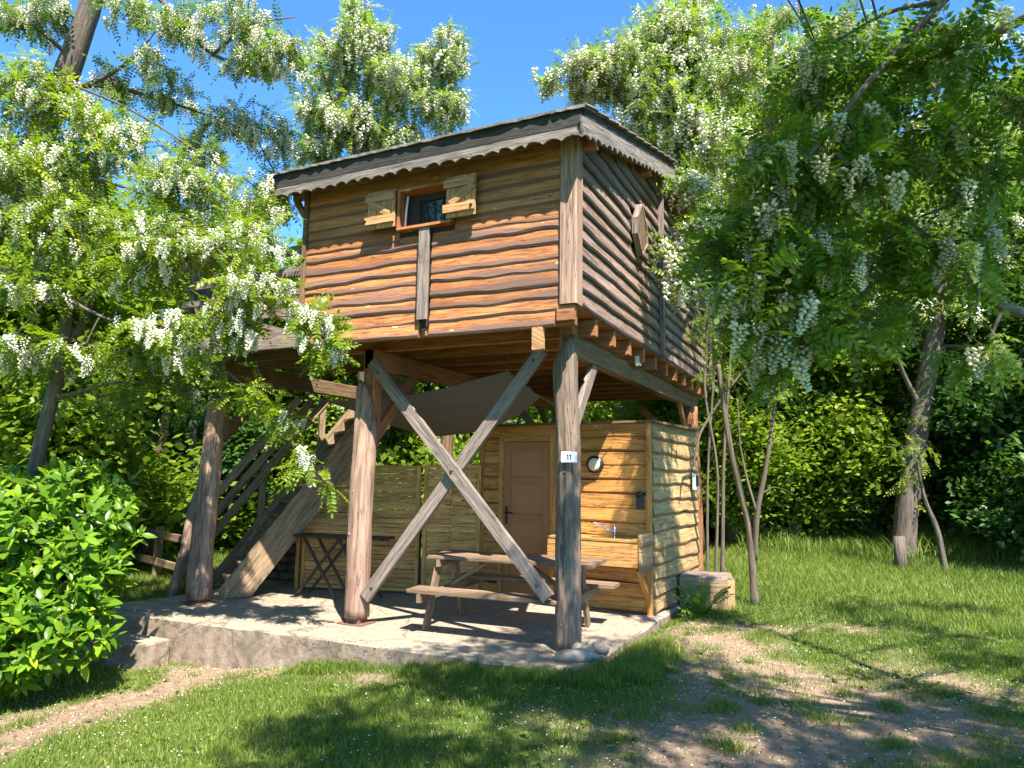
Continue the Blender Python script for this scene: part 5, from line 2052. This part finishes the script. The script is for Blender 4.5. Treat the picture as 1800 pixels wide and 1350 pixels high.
# ---- undergrowth below the woodland: a far mass nobody could count
g2 = np.random.default_rng(9)
n = 9500
u = g2.uniform(-250, 2050, n)
t_ = 15 + 14 * g2.random(n) ** .7
X = np.stack([CAM[0] + t_ * ((u - 900) / FPX * CR[0] + CF[0]), CAM[1] + t_ * ((u - 900) / FPX * CR[1] + CF[1])], 1)
hh = (1.6 + 1.5 * np.sin(X[:, 0] * .9 + np.sin(X[:, 1] * .6)) * .5 + t_ * .06)
z = ground_z(X[:, 0], X[:, 1]) + hh * g2.random(n) ** 1.1
pos = np.column_stack([X, z])
rot = frames(g2.normal(0, 1, (n, 3)) * (1, 1, .5), (.2, -.2, 1), .6, g2)
V, T, L = scatter([spray(14, R1, .20) for _ in range(4)], pos, rot, g2.uniform(.6, 1.0, n), np.clip(g2.beta(2, 2.8, n), 0, 1), g2)
o = link_mesh('undergrowth', fast_mesh('undergrowth', V, T, M['leaf_wood'], L))
o['kind'] = 'stuff'
o['label'] = 'leafy undergrowth below the woodland trees'

# ---- laurel bush at the lower left
base = gp(40, 1130, 6.4)
bush = thing('laurel_bush', 'bright glossy laurel bush at the lower left beside the steps', 'bush', tuple(base))
g3 = np.random.default_rng(12)
LP, LD = [], []
stems = MB()
masses = [(70, 900, 6.73, 150, 75, 0.66), (30, 1000, 6.48, 160, 100, 0.72), (120, 960, 6.6, 105, 75, 0.6), (60, 1100, 6.22, 130, 85, 0.6), (-60, 950, 6.6, 150, 130, 0.84), (-20, 1160, 6.03, 130, 55, 0.54), (160, 870, 7.11, 70, 45, 0.48), (150, 1110, 6.22, 48, 40, 0.36), (150, 1030, 6.48, 60, 60, 0.48), (195, 925, 6.99, 35, 30, 0.36)]
for (u, v, t_, ru, rv, rt) in masses:
    c, rr, _, _ = B(u, v, t_, ru, rv, rt, 0, 0)
    ns = int(ru * rv / 105)
    for q in range(ns):
        d = g3.normal(0, 1, 3)
        d /= np.linalg.norm(d)
        p = c + (d * rr * g3.uniform(.45, 1.0)) @ np.stack([CR, CU, CF])
        if p[2] < gz(p[0], p[1]) + .04:
            continue
        out = (d @ np.stack([CR, CU, CF])) * .8 + np.array([.25, -.25, .55]) + g3.normal(0, .3, 3)
        out /= np.linalg.norm(out)
        stems.tube([c * .35 + p * .65 - np.array(base) - (0, 0, .05), p - np.array(base), p + out * .08 - np.array(base)], [.007, .004, .002], 4, cap=False)
        nl = 7
        ang = np.arange(nl) * 2.4 + g3.uniform(0, 6)
        ref = np.cross(out, (.3, .9, .2))
        ref /= np.linalg.norm(ref)
        o2 = np.cross(out, ref)
        dd = out[None] * g3.uniform(.35, 1.1, (nl, 1)) + np.cos(ang)[:, None] * ref + np.sin(ang)[:, None] * o2
        LP.append(p + out[None] * np.linspace(-.04, .08, nl)[:, None])
        LD.append(dd)
LP, LD = np.concatenate(LP), np.concatenate(LD)
rot = frames(LD, (.35, -.35, 1.0), .3, g3)
stems.build('stems', M['smoothbark'], bush)
put_parts('leaf', BIG, 'BIG', LP, rot, .150 * g3.uniform(.65, 1.25, len(LP)), np.clip(g3.beta(2, 2, len(LP)), 0, 1), M['leaf_bush'], bush, g3, 300)

# ---- fern-like plant before the planter
fp = atz(1238, 1078, 0.0)
fern = thing('fern', 'feathery green fern growing in front of the planter box', 'plant', (fp[0] - .02, fp[1] - .12, gz(fp[0], fp[1]) - .01))
n = 42
a = g3.uniform(0, 6.28, n)
el = g3.uniform(.35, 1.35, n)
d = np.stack([np.cos(a) * np.cos(el), np.sin(a) * np.cos(el), np.sin(el)], 1)
pos = d * g3.uniform(.0, .22, (n, 1)) * np.array([1.1, .7, 1.25])
rot = frames(d, (0.1, -.3, 1), .3, g3)
put_parts('frond', LEAF6, 'LEAF6', pos + np.array(fern.location), rot, g3.uniform(.14, .26, n), np.clip(g3.beta(2, 2.5, n), 0, 1), M['fern'], fern, g3, 60)

# ================================================================== GRASS, PETALS
g4 = np.random.default_rng(3)


def on_solid(x, y):
    s = (x > -5.42) & (x < .40) & (y > -.80 + .04 * np.clip(x + 4.3, 0, 4.6)) & (y < 5.2)
    s |= (x > -5.5) & (x < -4.1) & (y > -1.28) & (y < -.8)
    s |= (x > .2) & (x < 1.0) & (y > 2.75) & (y < 3.4)
    return s


def grass(n, region, hmean, hw, name, label, tall=None, keep=None, tris=2):
    x = g4.uniform(region[0], region[1], n)
    y = g4.uniform(region[2], region[3], n)
    b = bare_fn(x, y) + .35 * (np.sin(x * 9.1 + 2 * np.sin(y * 5.3)) * np.sin(y * 8.3 + x * 3)) * .5
    tuft = (np.sin(x * 6.3 + 1.7 * np.sin(y * 4.1)) * np.sin(y * 7.1 + 1.3 * np.sin(x * 3.7)) > .72)
    pr = np.clip(1.12 - 1.25 * b, .05, 1) * np.where(b > .45, .75, 1)
    pr = np.where(tuft & (b > .3), np.maximum(pr, .65), pr)
    fw = np.stack([x, y, np.zeros(n)], 1) - CAM
    dd = fw @ CF
    uu = np.abs(fw @ CR) / np.maximum(dd, .1)
    k = (g4.random(n) < pr) & ~on_solid(x, y) & (dd > 1.0) & (uu < 1.05)
    if keep is not None:
        k &= keep(x, y, g4.random(n))
    x, y, b = x[k], y[k], b[k]
    n = len(x)
    z = ground_z(x, y)
    h = hmean * g4.uniform(.45, 1.5, n) * (1 - .45 * np.clip(b, 0, 1))
    h *= .75 + .5 * (np.sin(x * 1.9 + y * 1.3) * np.sin(y * 2.3 - x * .7) * .5 + .5)
    if tall is not None:
        h *= tall(x, y)
    a = g4.uniform(0, 6.28, n)
    lean = h * g4.uniform(.15, .85, n)
    la = g4.uniform(0, 6.28, n)
    w = hw * g4.uniform(.6, 1.3, n)
    P = np.stack([x, y, z], 1)
    s = np.stack([np.cos(a), np.sin(a), np.zeros(n)], 1) * w[:, None]
    l = np.stack([np.cos(la), np.sin(la), np.zeros(n)], 1) * lean[:, None]
    up = np.array([0, 0, 1.0])[None]
    lc = np.clip(g4.beta(2, 2.6, n) + .15 * np.sin(x * .8 + y * 1.1), 0, 1)
    if tris == 3:
        V = np.stack([P - s, P + s, P + l * .35 + up * (h * .6)[:, None] + s * .7, P + l * .35 + up * (h * .6)[:, None] - s * .7, P + l + up * (h * .95)[:, None]], 1)
        T = np.array([(0, 1, 2), (0, 2, 3), (3, 2, 4)])
    else:
        V = np.stack([P - s, P + s, P + l + up * h[:, None]], 1)
        T = np.array([(0, 1, 2)])
    m_ = V.shape[1]
    TT = (np.arange(n)[:, None, None] * m_ + T[None]).reshape(-1, 3)
    me = fast_mesh(name, V.reshape(-1, 3), TT, M['grass'], np.repeat(lc, m_))
    o = link_mesh(name, me)
    o['kind'] = 'stuff'
    o['label'] = label
    return n


def tall_near(x, y):
    """longer grass against the terrace edge, round the stones and on the bank"""
    e = np.exp(-((y + .85) / .16) ** 2) * (x > -2.6) * (x < .5) * .55
    r = np.exp(-(((x - .62) / .22) ** 2 + ((y + .05) / .55) ** 2)) * 1.5
    return 1 + e + r


grass(350000, (-4.2, 5.6, -4.4, 2.6), .042, .0030, 'grass', 'short lawn grass with bare trodden patches', tall_near, tris=3)
grass(330000, (-9, 11.5, 2.6, 12.5), .075, .0065, 'grass', 'lawn behind the terrace rising to long grass', lambda x, y: 1 + np.clip((y - 6) / 4, 0, 1.8), keep=lambda x, y, r: r > .12 * (y > 9), tris=2)
grass(60000, (-10, -4.2, -2.5, 2.6), .075, .006, 'grass', 'grass left of the terrace', None, tris=2)
# long tufts along the terrace edge and on the bank
grass(12000, (-2.5, .75, -.98, -.70), .085, .0036, 'tall_grass', 'long grass leaning on the terrace edge', None, keep=lambda x, y, r: r < .35 + .65 * (np.sin(x * 5.2) > -.2), tris=3)
grass(8000, (.42, .95, -.7, .55), .11, .0036, 'tall_grass', 'long grass beside the pale stones', None, tris=3)
grass(38000, (.5, 9, 7.5, 13), .30, .008, 'tall_grass', 'long grass on the bank below the shrubs', None, keep=lambda x, y, r: r < .8, tris=3)

nt_ = 110
cx, cy = g4.uniform(.6, 4.0, nt_), g4.uniform(-3.0, 2.4, nt_)
cx[80:], cy[80:] = g4.uniform(-3.9, -1.4, 30), g4.uniform(-3.4, -1.0, 30)
rr_ = g4.uniform(.03, .10, nt_)
kk = np.repeat(np.arange(nt_), 150)
x = cx[kk] + g4.normal(0, 1, len(kk)) * rr_[kk]
y = cy[kk] + g4.normal(0, 1, len(kk)) * rr_[kk]
q = ~on_solid(x, y)
x, y, kk = x[q], y[q], kk[q]
n = len(x)
z = ground_z(x, y)
h = g4.uniform(.02, .075, n) * (.5 + rr_[kk] * 8)
aa, ll = g4.uniform(0, 6.28, n), g4.uniform(0, 6.28, n)
P = np.stack([x, y, z], 1)
s_ = np.stack([np.cos(aa), np.sin(aa), np.zeros(n)], 1) * .0032
l_ = np.stack([np.cos(ll), np.sin(ll), np.zeros(n)], 1) * (h * g4.uniform(.2, .9, n))[:, None]
V = np.stack([P - s_, P + s_, P + l_ + np.array([0, 0, 1.0]) * h[:, None]], 1)
T = np.arange(n * 3).reshape(-1, 3)
o = link_mesh('grass_tufts', fast_mesh('grass_tufts', V.reshape(-1, 3), T, M['grass'], np.repeat(np.clip(g4.beta(2, 3, n), 0, 1), 3)))
o['kind'] = 'stuff'
o['label'] = 'scattered grass tufts on the trodden earth'

# petals fallen from the locusts
n = 15000
x = g4.uniform(-4.3, 4.3, n)
y = g4.uniform(-4.2, 4.5, n)
d_ = np.stack([x, y, np.zeros(n)], 1) - CAM
w_ = .35 + .65 * np.exp(-((x - 1.5) / 2.0) ** 2) + .6 * (x < -2.2)
k = (d_ @ CF > 1.2) & (g4.random(n) < w_) & (np.abs(d_ @ CR) / np.maximum(d_ @ CF, .1) < .8)
x, y = x[k], y[k]
solid = on_solid(x, y)
z = np.where(solid, np.where(y < -.8, -.186, .004), ground_z(x, y) + g4.uniform(.006, .03, len(x)))
k = ~((x > -2.6) & (x < .5) & (y > 1.5)) & ~((x > .25) & (x < 1.1) & (y > 1.9)) & (~(solid) | (g4.random(len(x)) < .55))
x, y, z = x[k], y[k], z[k]
n = len(x)
pv = (np.array([(0, -.5, 0), (.9, -.3, .15), (1, .4, .1), (.1, .5, .0)]), np.array([(0, 1, 2), (0, 2, 3)]))
rot = frames(g4.normal(0, 1, (n, 3)) * (1, 1, .12), (0, 0, 1), .2, g4)
V, T, L = scatter([pv], np.stack([x, y, z], 1), rot, g4.uniform(.006, .013, n), g4.random(n), g4)
o = link_mesh('fallen_petals', fast_mesh('fallen_petals', V, T, M['petal'], L))
o['kind'] = 'stuff'
o['label'] = 'white petals scattered over lawn and terrace'

# husks and dry litter swept about the terrace
n = 9000
x = g4.uniform(-5.0, .35, n)
y = g4.uniform(-.75, 2.0, n)
w_ = .25 + .75 * (np.sin(x * 2.3 + 1.2 * np.sin(y * 3)) * np.sin(y * 2.9 + x) > .15)
k = (g4.random(n) < w_) & ~((x > -2.4) & (y > 1.75))
x, y = x[k], y[k]
n = len(x)
rot = frames(g4.normal(0, 1, (n, 3)) * (1, 1, .08), (0, 0, 1), .2, g4)
V, T, L = scatter([pv], np.stack([x, y, np.full(n, .004)], 1), rot, g4.uniform(.006, .014, n), g4.random(n), g4)
o = link_mesh('dry_litter', fast_mesh('dry_litter', V, T, M['litter'], L))
o['kind'] = 'stuff'
o['label'] = 'dry straw coloured flower litter on the terrace'

# low broad-leaved weeds between the grass
n = 2800
x = g4.uniform(-4, 4.5, n)
y = g4.uniform(-4.2, 5, n)
b = bare_fn(x, y)
k = (g4.random(n) < np.clip(.25 + .9 * (np.sin(x * 1.7 + y) * np.sin(y * 1.9 - x * .6) > .2), 0, 1)) & ~on_solid(x, y) & (b < .75)
x, y = np.repeat(x[k], 4), np.repeat(y[k], 4)
n = len(x)
aa = g4.uniform(0, 6.28, n)
d = np.stack([np.cos(aa), np.sin(aa), g4.uniform(.1, .8, n)], 1)
rot = frames(d, (0, 0, 1), .25, g4)
V, T, L = scatter([(BIG[0][0] * (1, 1.7, 1), BIG[0][1])], np.stack([x, y, ground_z(x, y) + .012], 1), rot, g4.uniform(.025, .055, n), np.clip(g4.beta(2, 4, n), 0, 1), g4)
o = link_mesh('weeds', fast_mesh('weeds', V, T, M['grass'], L))
o['kind'] = 'stuff'
o['label'] = 'low broad leaved weeds growing through the lawn'

# dead leaves and twigs lying on the earth and in the grass
n = 3600
x = g4.uniform(-4.2, 4.4, n)
y = g4.uniform(-4.2, 3.2, n)
k = ~on_solid(x, y) & (g4.random(n) < .25 + .75 * np.clip(bare_fn(x, y), 0, 1))
x, y = x[k], y[k]
n = len(x)
rot = frames(g4.normal(0, 1, (n, 3)) * (1, 1, .25), (0, 0, 1), .35, g4)
V, T, L = scatter([(BIG[0][0] * (1, 1.3, 1.6), BIG[0][1]), (np.array([(0, -.02, 0), (1.6, -.015, .05), (1.6, .015, .06), (0, .02, .03)]), np.array([(0, 1, 2), (0, 2, 3)]))],
                  np.stack([x, y, ground_z(x, y) + .014], 1), rot, g4.uniform(.018, .045, n), g4.random(n) * .6, g4)
o = link_mesh('dead_leaves', fast_mesh('dead_leaves', V, T, M['dead_leaf'], L))
o['kind'] = 'stuff'
o['label'] = 'brown dead leaves and twigs on the trodden earth'
